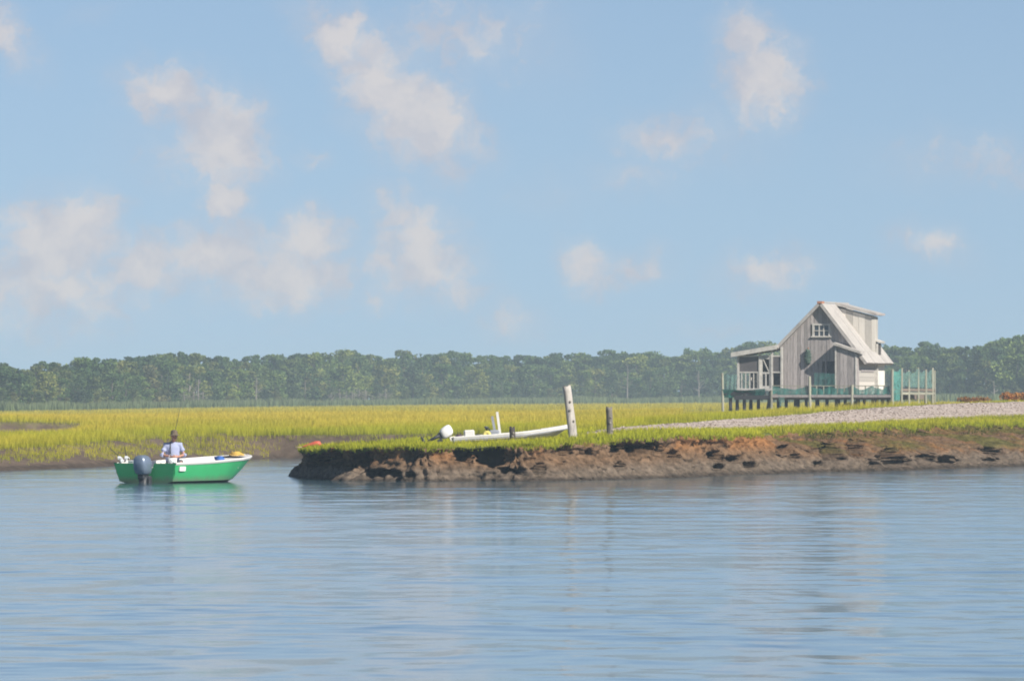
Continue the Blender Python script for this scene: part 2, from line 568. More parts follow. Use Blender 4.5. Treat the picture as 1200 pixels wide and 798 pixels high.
poly = np.array(coast + [(-500, 200), (-500, 3000), (500, 3000), (500, 290)])
nfront = len(front)

def inside(x, y):
    r = np.zeros(x.shape, bool)
    n = len(poly)
    for i in range(n):
        x0, y0 = poly[i]; x1, y1 = poly[(i + 1) % n]
        if y0 == y1: continue
        c = ((y0 > y) != (y1 > y)) & (x < (x1 - x0) * (y - y0) / (y1 - y0) + x0)
        r ^= c
    return r
def coast_dist(x, y):
    """distance to the coast line and whether the nearest stretch is the eroded front bank"""
    best = np.full(x.shape, 1e9); isf = np.zeros(x.shape, bool); npx = np.zeros(x.shape)
    for i in range(len(coast) - 1):
        (x0, y0), (x1, y1) = coast[i], coast[i + 1]
        dx, dy = x1 - x0, y1 - y0
        t = np.clip(((x - x0) * dx + (y - y0) * dy) / (dx * dx + dy * dy), 0, 1)
        d = np.hypot(x - x0 - t * dx, y - y0 - t * dy)
        m = d < best
        best = np.where(m, d, best); isf = np.where(m, i < nfront + 3, isf)
        npx = np.where(m, 600 + F * (x0 + t * dx) / (y0 + t * dy), npx)
    return best, isf, npx

# small tidal gut on the left marsh: the ground dips and ends in a low cut face
def gut_w(x, y):
    px, D = to_pxD(x, y)
    edge = 350 + 4 * (fbm(x * .3, x * 0, 92) - .5) + np.interp(px, [-100, 0, 75, 100], [-3, 0, 2, 8])
    w = (1 - sst(px, 62, 105)) * sst(D, 306, 330) * (1 - sst(D, edge, edge + .9))
    mudz = (w > .15) & (D > edge - 11)
    return w, mudz

def path_mask(x, y):
    """the shell path: between two lines fanning out to the right"""
    px, D = to_pxD(x, y)
    lo = np.interp(px, [680, 700, 850, 1000, 1100, 1200, 1400], [229, 229, 249, 271, 289, 301, 312])
    hi = np.interp(px, [680, 700, 850, 1000, 1100, 1200, 1400], [229, 236, 290, 340, 357, 364, 372])
    w = (fbm(x * .7, y * .25, 5) - .5) * 10
    return (px > 684) & (px < 1480) & (D > lo + w * .35) & (D < hi + w)

def land_z(x, y):
    zm = base_z(x, y)
    near = y < 420
    zm = zm + (fbm(x * .35, y * .35, 3) - .5) * np.where(near, .10, .0) + (fbm(x * 1.7, y * 1.7, 4) - .5) * np.where(near, .05, 0)
    ins = inside(x, y)
    d, isf, npx = coast_dist(x, y)
    px, D = to_pxD(x, y)
    wob = (fbm(x * .9, y * .9, 8) - .5)
    dd = d + wob * .8
    k = np.clip(dd, 0, None)
    wide = np.interp(px, [0, 200, 330, 700], [3.2, 3.0, 2.2, 1.6])
    prof = np.where(k < wide * .55, .62 * (k / (wide * .55)) ** .8, .62 + .38 * sst(k, wide * .55, wide))
    z_back = -.05 + (zm + .05) * np.clip(prof, 0, 1) + (fbm(x * 2.2, y * 2.2, 12) - .5) * .16 * (1 - sst(k, wide * .8, wide * 1.2))
    lip = 1.0 + 3.7 * sst(npx, 880, 1080)
    z_front = np.where(d > lip + .5, zm, -.5 + (zm + .5) * sst(d, lip - .1, lip + .5))
    z = np.where(isf, z_front, z_back)
    z = np.where(ins, z, -.12 - np.minimum(d * .12, 1.4))
    gw, g = gut_w(x, y)
    z = np.where(ins, z - .56 * gw, z)
    return z, ins, d - np.where(isf, lip - 1.0, 0), isf, g, zm

def grid_axis(segs):
    out = []
    for a, b, s in segs:
        out.append(np.arange(a, b, s))
    return np.concatenate(out)

gx = grid_axis([(-420, -60, 24), (-60, -28, 1.6), (-28, 28, .22), (28, 60, 1.6), (60, 421, 24)])
gy = grid_axis([(-140, 190, 30), (190, 206, 2), (206, 300, .3), (300, 380, .7), (380, 520, 2.5), (520, 1000, 20), (1000, 2301, 60)])
GX, GY = np.meshgrid(gx, gy)
Z, INS, DC, ISF, GU, ZM = land_z(GX, GY)
PX, PD = to_pxD(GX, GY)
mud = np.array([.120, .090, .068]); soil = np.array([.13, .115, .05]); wet = np.array([.075, .058, .046]); shellc = np.array([.50, .42, .365])
n1 = fbm(GX * .8, GY * .5, 31)[..., None]
cc = soil * (.8 + .5 * n1) + 0 * GX[..., None]
mudm = (INS & (Z < np.where(PX < 120, .62, .86) * 1.0) & (GY < 330))[..., None] | GU[..., None]
cc = np.where(mudm, mud * (.75 + .6 * n1), cc)
cc = np.where((Z < .13)[..., None], wet, cc)
PM = path_mask(GX, GY) & INS & (DC > 2)
cc = np.where(PM[..., None], shellc * (.85 + .3 * n1), cc)
ny, nx = GX.shape
idx = np.arange(ny * nx).reshape(ny, nx)
quads = np.stack([idx[:-1, :-1], idx[:-1, 1:], idx[1:, 1:], idx[1:, :-1]], -1).reshape(-1, 4)
verts = np.stack([GX, GY, Z], -1).reshape(-1, 3)
cols = cc.reshape(-1, 3)
qpath = PM.reshape(-1)[quads].sum(1) >= 3
def sub_mesh(name, sel, mat):
    q = quads[sel]
    u, inv = np.unique(q, return_inverse=True)
    return np_mesh(name, verts[u], inv.reshape(-1, 4), mat, cols[u], smooth=True)
tag(sub_mesh('ground', ~qpath, M['ground']), kind='structure')
tag(sub_mesh('shell_path', qpath, M['shell']), kind='structure')

# water
def water_mat():
    m, nt, b = new_mat('creek_water')
    b.inputs['Base Color'].default_value = (.060, .120, .155, 1)
    b.inputs['Roughness'].default_value = .085
    b.inputs['IOR'].default_value = 1.333
    tc = nt.nodes.new('ShaderNodeTexCoord')
    def noise(scale, det, stretch):
        mp = nt.nodes.new('ShaderNodeMapping'); mp.inputs['Scale'].default_value = stretch
        nt.links.new(tc.outputs['Object'], mp.inputs['Vector'])
        n = nt.nodes.new('ShaderNodeTexNoise')
        n.inputs['Scale'].default_value = scale; n.inputs['Detail'].default_value = det
        n.inputs['Roughness'].default_value = .5
        nt.links.new(mp.outputs[0], n.inputs['Vector'])
        return n.outputs['Fac']
    a = noise(.55, 2, (1.0, .6, 1))             # ripples
    c = noise(.16, 2, (1.0, .5, 1))              # low swell
    patch = noise(1.0, 3, (.22, .035, 1))        # wind patches and slicks
    fine = noise(1.0, 2, (.9, .16, 1))
    def mth(op, x, y):
        m_ = nt.nodes.new('ShaderNodeMath'); m_.operation = op
        for i_, v_ in enumerate((x, y)):
            if isinstance(v_, (int, float)): m_.inputs[i_].default_value = v_
            else: nt.links.new(v_, m_.inputs[i_])
        return m_.outputs[0]
    mr = nt.nodes.new('ShaderNodeMapRange'); mr.interpolation_type = 'SMOOTHSTEP'
    nt.links.new(mth('ADD', mth('MULTIPLY', patch, .6), mth('MULTIPLY', fine, .4)), mr.inputs[0])
    mr.inputs[1].default_value, mr.inputs[2].default_value = .36, .64
    mr.inputs[3].default_value, mr.inputs[4].default_value = .45, 1.6
    hgt = mth('ADD', mth('MULTIPLY', a, mr.outputs[0]), mth('MULTIPLY', c, 2.2))
    bump(nt, b, hgt, 1.0, WAVE)
    return m
WAVE = .064
M['water'] = water_mat()
tag(MB().add([(-300, -130, 0), (300, -130, 0), (300, 420, 0), (-300, 420, 0)], [(0, 1, 2, 3)]).build('water', M['water']), kind='structure')

# eroded peat bank along the near shore
def smooth_line(p, n):
    p = np.array(p, float)
    for _ in range(n):
        a = p[:-1] * .75 + p[1:] * .25; b = p[:-1] * .25 + p[1:] * .75
        q = np.empty((len(a) * 2, 2)); q[0::2], q[1::2] = a, b
        p = np.concatenate([p[:1], q, p[-1:]])
    return p
def resample(p, step):
    s = np.concatenate([[0], np.cumsum(np.hypot(*np.diff(p, axis=0).T))])
    t = np.arange(0, s[-1], step)
    return np.stack([np.interp(t, s, p[:, 0]), np.interp(t, s, p[:, 1])], -1), t
def build_bank():
    line = back[3::-1] + front[:-1]
    p = smooth_line(line, 3)
    p, s = resample(p, .055)
    # fine wobble of the shore
    tn = np.gradient(p, axis=0); tn /= np.linalg.norm(tn, axis=1)[:, None]
    nrm = np.stack([tn[:, 1], -tn[:, 0]], -1)             # outward, towards the water
    pxs, _ = to_pxD(p[:, 0], p[:, 1])
    inland = p - nrm * 1.9
    zt = base_z(inland[:, 0], inland[:, 1]) + .03 + (fbm(s * .5, s * 0, 21) - .5) * .10 + (fbm(s * 2.5, s * 0, 22) - .5) * .08
    slope = sst(pxs, 880, 1080)                            # the right stretch slumps into a slope
    # profile: (offset outward, share of the top height)
    cliff = np.array([(-2.6, .96), (-1.9, 1.0), (-1.1, 1.01), (-.75, 1.0), (-.62, .96), (-.60, .88), (-.66, .78), (-.62, .66), (-.52, .54), (-.40, .42), (-.25, .28), (-.08, .13), (.12, .0), (.6, -.25), (1.2, -.6)])
    slump = np.array([(-6.5, .95), (-5.6, 1.0), (-4.9, 1.02), (-4.6, 1.0), (-4.5, .93), (-4.35, .85), (-3.6, .80), (-2.9, .76), (-2.2, .68), (-1.5, .56), (-.9, .40), (-.35, .19), (.15, .0), (.6, -.25), (1.2, -.6)])
    nv = 64
    t0 = np.linspace(0, 1, len(cliff)); tv = np.linspace(0, 1, nv)
    def samp(a): return np.stack([np.interp(tv, t0, a[:, 0]), np.interp(tv, t0, a[:, 1])], -1)
    A, B = samp(cliff), samp(slump)
    prof = A[None] * (1 - slope[:, None, None]) + B[None] * slope[:, None, None]
    off, hz = prof[..., 0], prof[..., 1]
    zz = hz * zt[:, None]
    S = np.repeat(s[:, None], nv, 1)
    face = sst(hz, 1.0, .9) * 1.0
    # ragged face: blocks, gullies and small crumbs
    bumpv = (fbm(S * .55, zz * 1.2, 41) - .5) * .50 + (fbm(S * 2.2, zz * 3.0, 42) - .5) * .30 + (fbm(S * 5, zz * 9, 43, 4) - .5) * .30
    ridg = np.abs(fbm(S * 3.1, zz * 1.1, 44) - .5)
    bumpv = bumpv - (.12 - ridg).clip(0) * 1.6
    off = off + bumpv * face * (1 + 1.1 * slope[:, None])
    zz = zz + (fbm(S * 3, off * 4, 45) - .5) * (.10 + .22 * slope[:, None]) * sst(hz, .02, .2) + (fbm(S * 7, tv[None] * 50, 46, 2) - .5) * .05 * face
    tip = (1 - sst(pxs, 350, 410))[:, None]
    off = np.where(off > -.62, -.62 + (off + .62) * (1 - .72 * tip), off)
    X = p[:, 0][:, None] + nrm[:, 0][:, None] * off
    Y = p[:, 1][:, None] + nrm[:, 1][:, None] * off
    # washed-out hollows (column, row, half sizes, depth)
    holes = [(346, 534, 7, 12, .7), (366, 538, 5, 9, .5), (378, 540, 8, 8, .6), (395, 536, 6, 12, .7), (408, 546, 5, 6, .5), (424, 534, 8, 11, .9), (445, 555, 9, 5, .5), (432, 556, 6, 5, .5), (460, 555, 7, 4, .4), (478, 556, 5, 3, .3),
             (545, 531, 9, 9, 1.0), (553, 526, 7, 8, .9), (573, 533, 13, 11, 1.1), (582, 526, 7, 6, .6), (590, 551, 5, 4, .4), (601, 553, 6, 4, .4), (612, 552, 5, 4, .4), (632, 550, 6, 6, .5), (665, 523, 4, 7, .7), (659, 529, 4, 4, .5),
             (690, 530, 3, 3, .3), (722, 525, 6, 6, .8), (726, 546, 4, 4, .4), (736, 523, 3, 6, .5), (746, 527, 8, 8, .9), (762, 522, 5, 6, .6), (772, 524, 3, 6, .5), (790, 534, 6, 6, .4), (838, 534, 8, 6, .6), (842, 548, 5, 4, .5), (860, 538, 8, 4, .4),
             (880, 545, 5, 4, .4), (919, 527, 7, 6, .9), (930, 536, 5, 4, .5), (972, 530, 8, 9, .9), (1000, 524, 4, 9, .7), (1004, 533, 3, 5, .5), (1042, 534, 9, 8, 1.0), (1052, 541, 9, 6, .7), (1024, 544, 4, 4, .5), (960, 545, 4, 4, .4), (1160, 528, 8, 3, .6), (1163, 540, 6, 3, .5), (1084, 538, 8, 6, .4), (1110, 540, 8, 6, .35)]
    ppx = 600 + X / Y * F
    ppy = HZ + (CH - zz) / Y * F
    push = np.zeros_like(X)
    edge = (fbm(S * 7, zz * 8, 47, 3) - .5) * .9
    for (hx, hy, rx, ry, dep) in holes:
        rx, ry = rx * 1.3, ry * 1.25
        q = np.sqrt(((ppx - hx) / rx) ** 2 + ((ppy - hy) / ry) ** 2) + edge
        push = np.maximum(push, 1.7 * dep * (1 - sst(q, .62, 1.02)))
    push = push * face
    X = X - nrm[:, 0][:, None] * push * .9 ; Y = Y + push * 1.0
    h = np.clip(hz, 0, 1)[..., None]
    nz = fbm(S * .45, zz * 1.5, 51)[..., None]; nf = fbm(S * 3, zz * 4, 52)[..., None]
    peat = np.array([.150, .096, .058]); rustc = np.array([.26, .122, .046]); greym = np.array([.138, .108, .082]); wetc = np.array([.055, .045, .037]); turf = np.array([.10, .115, .03]); olive = np.array([.075, .085, .022])
    c = peat * (.7 + .6 * nf)
    c = c + (rustc - c) * (sst(h, .45, .85) * sst(nz, .34, .58) * .9)
    c = c + (greym * (.75 + .5 * nf) - c) * sst(h, .55, .2)
    c = c + (wetc - c) * sst(h + .1 * (nf - .5), .14, .03)
    c = c + (rustc * .8 - c) * (sst(slope, .3, .9)[:, None, None] * sst(nf, .5, .68) * sst(h, .3, .5) * .75)
    c = c + (olive - c) * (sst(slope, .3, .9)[:, None, None] * sst(nz, .35, .6) * sst(h, .4, .6) * .8)
    c = c + (turf - c) * sst(h, .965, .99)
    n, k = X.shape
    ii = np.arange(n * k).reshape(n, k)
    q = np.stack([ii[:-1, :-1], ii[:-1, 1:], ii[1:, 1:], ii[1:, :-1]], -1).reshape(-1, 4)
    V = np.stack([X, Y, zz], -1)
    o = np_mesh('mud_bank', V.reshape(-1, 3), q, M['bank'], c.reshape(-1, 3), smooth=True)
    tag(o, kind='structure')
    return V, hz, slope, pxs
BANK_V, BANK_H, BANK_SL, BANK_PX = build_bank()

# ------------------------------------------------------------------ grass
def blades(name, x, y, z, h, w, cb, ct, label, cat='grass', lean=.35):
    n = len(x)
    a = rng.uniform(0, 2 * np.pi, n); la = rng.uniform(0, 2 * np.pi, n); ll = np.abs(rng.normal(0, lean, n)) * h
    dx, dy = np.cos(a) * w / 2, np.sin(a) * w / 2
    V = np.empty((n, 3, 3), np.float32)
    V[:, 0] = np.stack([x - dx, y - dy, z - .03], -1); V[:, 1] = np.stack([x + dx, y + dy, z - .03], -1)
    V[:, 2] = np.stack([x + np.cos(la) * ll, y + np.sin(la) * ll, z + h], -1)
    C = np.empty((n, 3, 3), np.float32); C[:, 0] = cb; C[:, 1] = cb; C[:, 2] = ct
    o = np_mesh(name, V.reshape(-1, 3), np.arange(n * 3).reshape(n, 3), M['grass'], C.reshape(-1, 3))
    tag(o, label, cat, None, 'stuff')
    return o
def scatter(n, px0, px1, d0, d1):
    px = rng.uniform(px0, px1, n)
    D = np.sqrt(rng.uniform(d0 ** 2, d1 ** 2, n))
    return (px - 600) / F * D, D, px

green = np.array([.23, .27, .028]); gold = np.array([.76, .57, .075]); lime = np.array([.52, .52, .030]); dull = np.array([.12, .12, .04])
def tall_marsh():
    xs, ys, zs, hs, ws, cbs, cts = [], [], [], [], [], [], []
    for (n, d0, d1, wscale) in ((380000, 232, 330, 1.0), (280000, 330, 520, 1.0), (90000, 520, 1000, 1.0), (30000, 1000, 1430, 1.0)):
        x, y, px = scatter(n, -170, 1370, d0, d1)
        z, ins, d, isf, g, zm = land_z(x, y)
        # only beyond the creek and the shell path
        mainl = ~((y < np.interp(px, [338, 500, 580, 690, 700, 850, 1000, 1100, 1200, 1400], [290, 288, 284, 268, 240, 292, 342, 358, 366, 374])) & (px > 334))
        thr = np.interp(px, [-150, 90, 130, 200, 322, 345, 700], [.34, .34, .16, .13, .22, .58, .75]) + (fbm(px * .045, z * 3.5, 61) - .5) * .95 * np.where(px < 335, 1, .6)
        patch = (px > 84) & (px < 192) & (y < 318) & (y > 268) & (fbm(x * .5, y * .3, 63) > .45)
        mudp = (np.abs(px - 240) < 26) & (y > 292) & (y < 306)
        ok = ins & mainl & (z > thr) & ~g & ~mudp & ~(patch & (z < .82)) & ~path_mask(x, y)
        ok &= ~((np.abs(px - 970) < 122) & (np.abs(y - 452) < 4.5))
        hut = (px > 800) & (y > 360) & (y < 560)
        x, y, z, px, hut, zm = x[ok], y[ok], z[ok], px[ok], hut[ok], zm[ok]
        m = len(x)
        nn = fbm(x * .12, y * .05, 65); n2 = fbm(x * .6, y * .25, 66)
        h = (.33 + .20 * (n2 - .5)) * rng.uniform(.45, 1.1, m)
        h = np.where(z < .6, h * .55, h)
        h = np.where(hut, h * .38, h)
        h = np.where(y > 1000, h * 1.0, h)
        w = .017 * y / 260 * rng.uniform(.6, 1.4, m)
        gk = (sst(y, 270, 420) * .75 + .25)
        gk = np.clip(gk + (nn - .5) * 1.5 + (fbm(px * .01, y * .06, 67) - .5) * .8, 0, 1)
        gk = np.where(hut, gk * .55, gk)
        gk = np.where(y > 700, gk * .8, gk)
        ct = lime + (gold - lime) * gk[:, None]
        ct = ct * (rng.uniform(.75, 1.25, m) * (.72 + .56 * fbm(x * .25, y * .1, 68)))[:, None]
        cb = green * rng.uniform(.75, 1.25, m)[:, None] + (lime - green) * (gk * .6)[:, None]
        xs.append(x); ys.append(y); zs.append(z); hs.append(h); ws.append(w); cbs.append(cb); cts.append(ct)
    blades('marsh_grass', *map(np.concatenate, (xs, ys, zs, hs, ws, cbs, cts)), 'tall yellow-green cordgrass covering the marsh beyond the creek')
tall_marsh()

def bank_turf():
    x, y, px = scatter(330000, 325, 1380, 206, 372)
    z, ins, d, isf, g, zm = land_z(x, y)
    lim = np.interp(px, [338, 500, 580, 690, 700, 850, 1000, 1100, 1200, 1400], [290, 288, 284, 268, 240, 292, 342, 358, 366, 374])
    ok = ins & (y < lim) & (d > 1.3) & (z > .5) & ~path_mask(x, y)
    keep = np.where(px > 690, sst(fbm(x * .4, y * .2, 71), .1, .3) > rng.uniform(0, 1, len(x)), True)
    ok &= keep
    x, y, z, px, d, isf = x[ok], y[ok], z[ok], px[ok], d[ok], isf[ok]
    # turf along the lip of the eroded bank follows the bank's own surface
    n, k = BANK_H.shape
    m = 90000
    i = rng.integers(1, n - 1, m); j = rng.integers(0, 30, m)
    hz = BANK_H[i, j]; P = BANK_V[i, j] + rng.normal(0, .03, (m, 3))
    top = hz > .93
    sl = (BANK_SL[i] > .5) & (fbm(P[:, 0] * .8, P[:, 1] * .6, 73) > .52) & (hz > .45)
    sel = top | (sl & (rng.uniform(0, 1, m) < .5))
    P = P[sel]
    X = np.concatenate([x, P[:, 0]]); Y = np.concatenate([y, P[:, 1]]); ZZ = np.concatenate([z, P[:, 2]])
    slm = np.concatenate([np.zeros(len(x), bool), (sl & ~top)[sel]])
    m = len(X)
    n2 = fbm(X * .7, Y * .3, 74); n3 = fbm(X * .15, Y * .1, 75)
    h = .105 * rng.uniform(.5, 1.3, m) * (.7 + .7 * n2)
    w = .026 * rng.uniform(.6, 1.4, m)
    ct = lime * (.85 + .4 * n3)[:, None] + (gold - lime) * (.30 * sst(n2, .45, .75))[:, None]
    ct = ct * rng.uniform(.8, 1.2, m)[:, None]
    cb = green * rng.uniform(.8, 1.3, m)[:, None]
    olv = np.array([.085, .105, .022])
    ct = np.where(slm[:, None], olv * rng.uniform(.6, 1.5, m)[:, None], ct); cb = np.where(slm[:, None], olv * .7, cb)
    blades('bank_grass', X, Y, ZZ, h, w, cb, ct, 'short bright green turf on top of the eroded mud bank', lean=.6)
bank_turf()

def reeds():
    n = 42000
    px = rng.uniform(-170, 1370, n)
    D = np.interp(px, [-170, 0, 100, 300, 600, 900, 1200, 1370], [900, 920, 960, 1150, 1330, 1340, 1100, 1080]) + rng.uniform(-75, 12, n)
    x = (px - 600) / F * D; y = D
    z = base_z(x, y)
    dens = sst(fbm(px * .012, px * 0, 81), .28, .45)
    ok = rng.uniform(0, 1, n) < dens * .9 + .1
    x, y, z, px = x[ok], y[ok], z[ok], px[ok]
    m = len(x)
    h = (1.25 + .8 * (fbm(px * .03, px * 0, 82) - .5)) * rng.uniform(.6, 1.1, m)
    w = rng.uniform(.12, .3, m)
    ct = np.array([.22, .26, .13]) * rng.uniform(.8, 1.2, m)[:, None]
    cb = np.array([.12, .17, .07]) * rng.uniform(.8, 1.2, m)[:, None]
    blades('reed_belt', x, y, z, h, w, cb, ct, 'pale green reeds along the foot of the far treeline', 'reeds', .2)
reeds()

def shell_bits():
    x, y, px = scatter(60000, 660, 1380, 226, 378)
    z, ins, d, isf, g, zm = land_z(x, y)
    ok = path_mask(x, y) & ins & (d > 2)
    x, y, z = x[ok], y[ok], z[ok]
    m = len(x)
    r = rng.uniform(.015, .045, m) * (.7 + y / 900)
    a = rng.uniform(0, 2 * np.pi, m)
    V = np.empty((m, 4, 3), np.float32)
    tl = rng.normal(0, .25, (m, 2))
    for k in range(4):
        aa = a + k * np.pi / 2
        dx, dy = np.cos(aa) * r, np.sin(aa) * r
        V[:, k] = np.stack([x + dx, y + dy, z + .015 + dx * tl[:, 0] + dy * tl[:, 1]], -1)
    c = np.array([.47, .405, .365]) * rng.uniform(.85, 1.2, m)[:, None]
    o = np_mesh('shell_litter', V.reshape(-1, 3), np.arange(m * 4).reshape(m, 4), M['shell'], np.repeat(c, 4, 0))
    tag(o, 'scattered pale oyster shells on the shell path', 'shells', None, 'stuff')
shell_bits()

# ------------------------------------------------------------------ trees
def leaf_mesh(name, centres, radii, per, size, c0, c1, seed):
    r = np.random.default_rng(seed)
    allc, alls, allt = [], [], []
    for (c, rad) in zip(centres, radii):
        v = r.normal(0, 1, (per, 3)); v /= np.linalg.norm(v, axis=1)[:, None]
        q = np.array(c) + v * (np.array(rad) * (r.uniform(.35, 1, (per, 1)) ** .5))
        allc.append(q); alls.append(r.uniform(.6, 1.3, per) * size)
        t = r.uniform(0, 1)
        allt.append((np.array(c0) + (np.array(c1) - np.array(c0)) * t) * r.uniform(.8, 1.2, (per, 1)))
    c = np.concatenate(allc); s = np.concatenate(alls); t = np.concatenate(allt)
    m = len(c)
    u = r.normal(0, 1, (m, 3)); u /= np.linalg.norm(u, axis=1)[:, None]
    w = np.cross(u, r.normal(0, 1, (m, 3))); w /= np.linalg.norm(w, axis=1)[:, None]
    u, w = u * s[:, None] * .5, w * s[:, None] * .38
    V = np.stack([c - u, c + w, c + u, c - w], 1).reshape(-1, 3)
    me = bpy.data.meshes.new(name)
    F4 = np.arange(m * 4).reshape(m, 4)
    o = np_mesh(name, V, F4, M['leaf'], np.repeat(t, 4, 0))
    me = o.data
    bpy.data.objects.remove(o)
    return me

def trunk_mesh(name, h, r0, branches, seed, mat='bark'):
    r = random.Random(seed)
    b = MB()
    pts = [Vector((r.uniform(-.02, .02) * h * k / 5, r.uniform(-.02, .02) * h * k / 5, h * k / 5)) for k in range(6)]
    b.tube(pts, [r0 * (1 - .78 * k / 5) for k in range(6)], 7)
    for k in range(branches):
        t = r.uniform(.35, .95)
        base = Vector((0, 0, h * t)); a = r.uniform(0, 6.28); L = h * r.uniform(.14, .30) * (1.15 - t * .5)
        d = Vector((math.cos(a), math.sin(a), r.uniform(.25, .9)))
        p1 = base + d * L * .5; p2 = base + d * L + Vector((0, 0, L * .12))
        rr = r0 * (1 - .75 * t) * .5
        b.tube([base, p1, p2], [rr, rr * .7, rr * .25], 5)
    me = b.mesh(name, True)
    me.materials.append(M[mat])
    return me

def tree_proto(kind, seed):
    r = random.Random(seed)
    cs, rs = [], []
    if kind == 'pine':            # 10 m: clear lower trunk, layered rounded crown
        lean = r.uniform(-.5, .5)
        for k in range(34):
            t = r.random() ** .8
            z = 3.2 + t * 6.3
            rr = 2.3 * math.sin(math.pi * min(1, .22 + .74 * (1 - t))) * r.uniform(.5, 1.0)
            a = r.uniform(0, 6.28)
            cs.append((math.cos(a) * rr + lean * t, math.sin(a) * rr, z)); rs.append((r.uniform(.6, 1.1), r.uniform(.6, 1.1), r.uniform(.35, .6)))
        leaf = leaf_mesh('crown', cs, rs, 64, .50, (.050, .092, .042), (.125, .175, .066), seed)
        trunk = trunk_mesh('trunk', 9.2, .2, 14, seed)
    elif kind == 'broad':         # round-headed hardwood, leafy nearly to the ground
        for k in range(44):
            a = r.uniform(0, 6.28); t = r.uniform(0, 1)
            z = 1.2 + 8.3 * t
            rr = 2.9 * math.sin(math.pi * (.12 + .80 * t)) ** .7 * r.uniform(.45, 1.0)
            cs.append((math.cos(a) * rr, math.sin(a) * rr, z)); rs.append((r.uniform(.7, 1.3), r.uniform(.7, 1.3), r.uniform(.6, 1.0)))
        leaf = leaf_mesh('crown', cs, rs, 44, .50, (.066, .120, .040), (.195, .245, .080), seed)
        trunk = trunk_mesh('trunk', 8.2, .22, 12, seed)
    else:                         # cedar or low bush, dense cone
        for k in range(26):
            a = r.uniform(0, 6.28); t = r.uniform(0, 1)
            z = .5 + 8.8 * t
            rr = 2.6 * (1.05 - t) ** .6 * r.uniform(.5, 1.0)
            cs.append((math.cos(a) * rr, math.sin(a) * rr, z)); rs.append((r.uniform(.8, 1.2), r.uniform(.8, 1.2), r.uniform(.7, 1.2)))
        leaf = leaf_mesh('crown', cs, rs, 50, .55, (.056, .090, .044), (.150, .175, .078), seed)
        trunk = trunk_mesh('trunk', 8.0, .2, 10, seed)
    return leaf, trunk
PROTO = {k: [tree_proto(k, 100 + 10 * i + j) for j in range(n)] for i, (k, n) in enumerate((('pine', 5), ('broad', 5), ('cedar', 4)))}
NAMES = {'pine': 'pine_tree', 'broad': 'broadleaf_tree', 'cedar': 'cedar_shrub'}
TLAB = {'pine': 'hazy blue-green pine rising at the back of the far treeline',
        'broad': 'hazy mid-green leafy tree at the front of the far treeline',
        'cedar': 'low dark bushy shrub at the foot of the far treeline'}
TGRP = {'pine': 'pines of the far treeline', 'broad': 'leafy trees of the far treeline', 'cedar': 'shrubs of the far treeline'}
def plant_tree(kind, px, D, top_py=None, height=None, spread=1.0):
    x = (px - 600) / F * D
    z = float(base_z(np.array([x]), np.array([D]))[0])
    h = height if height is not None else (CH + (HZ - top_py) / F * D - z)
    leaf, trunk = random.choice(PROTO[kind])
    o = empty(NAMES[kind], (x, D, z - .05), random.uniform(0, 6.28))
    s = h / 9.9
    o.scale = (s * spread * random.uniform(.9, 1.25), s * spread * random.uniform(.9, 1.25), s)
    tag(o, TLAB[kind], 'tree' if kind != 'cedar' else 'shrub', TGRP[kind])
    for nm, me in (('crown', leaf), ('trunk', trunk)):
        c = bpy.data.objects.new(nm, me); COL.objects.link(c); c.parent = o
    return o
SKY_X = [-150, 0, 12, 30, 40, 55, 68, 85, 100, 115, 130, 160, 195, 215, 232, 250, 262, 290, 320, 340, 360, 375, 390, 405, 430, 450, 478, 500, 512, 526, 545, 560, 580, 596, 625, 650, 672, 690, 725, 750, 765, 790, 810, 840, 858, 870, 885, 905, 940, 1000, 1040, 1065, 1085, 1100, 1125, 1150, 1170, 1190, 1240, 1370]
SKY_Y = [424, 425, 423, 429, 430, 424, 427, 424, 421, 418, 421, 419, 413, 415, 416, 418, 420, 418, 417, 414, 415, 414, 412, 411, 412, 415, 410, 413, 417, 412, 417, 418, 416, 415, 417, 418, 414, 414, 411, 414, 416, 412, 411, 413, 412, 404, 401, 402, 406, 408, 408, 407, 401, 405, 409, 404, 400, 393, 396, 398]
def line_D(px):
    return float(np.interp(px, [-170, 0, 100, 300, 600, 900, 1050, 1200, 1370], [930, 950, 1000, 1200, 1390, 1400, 1230, 1150, 1120]))
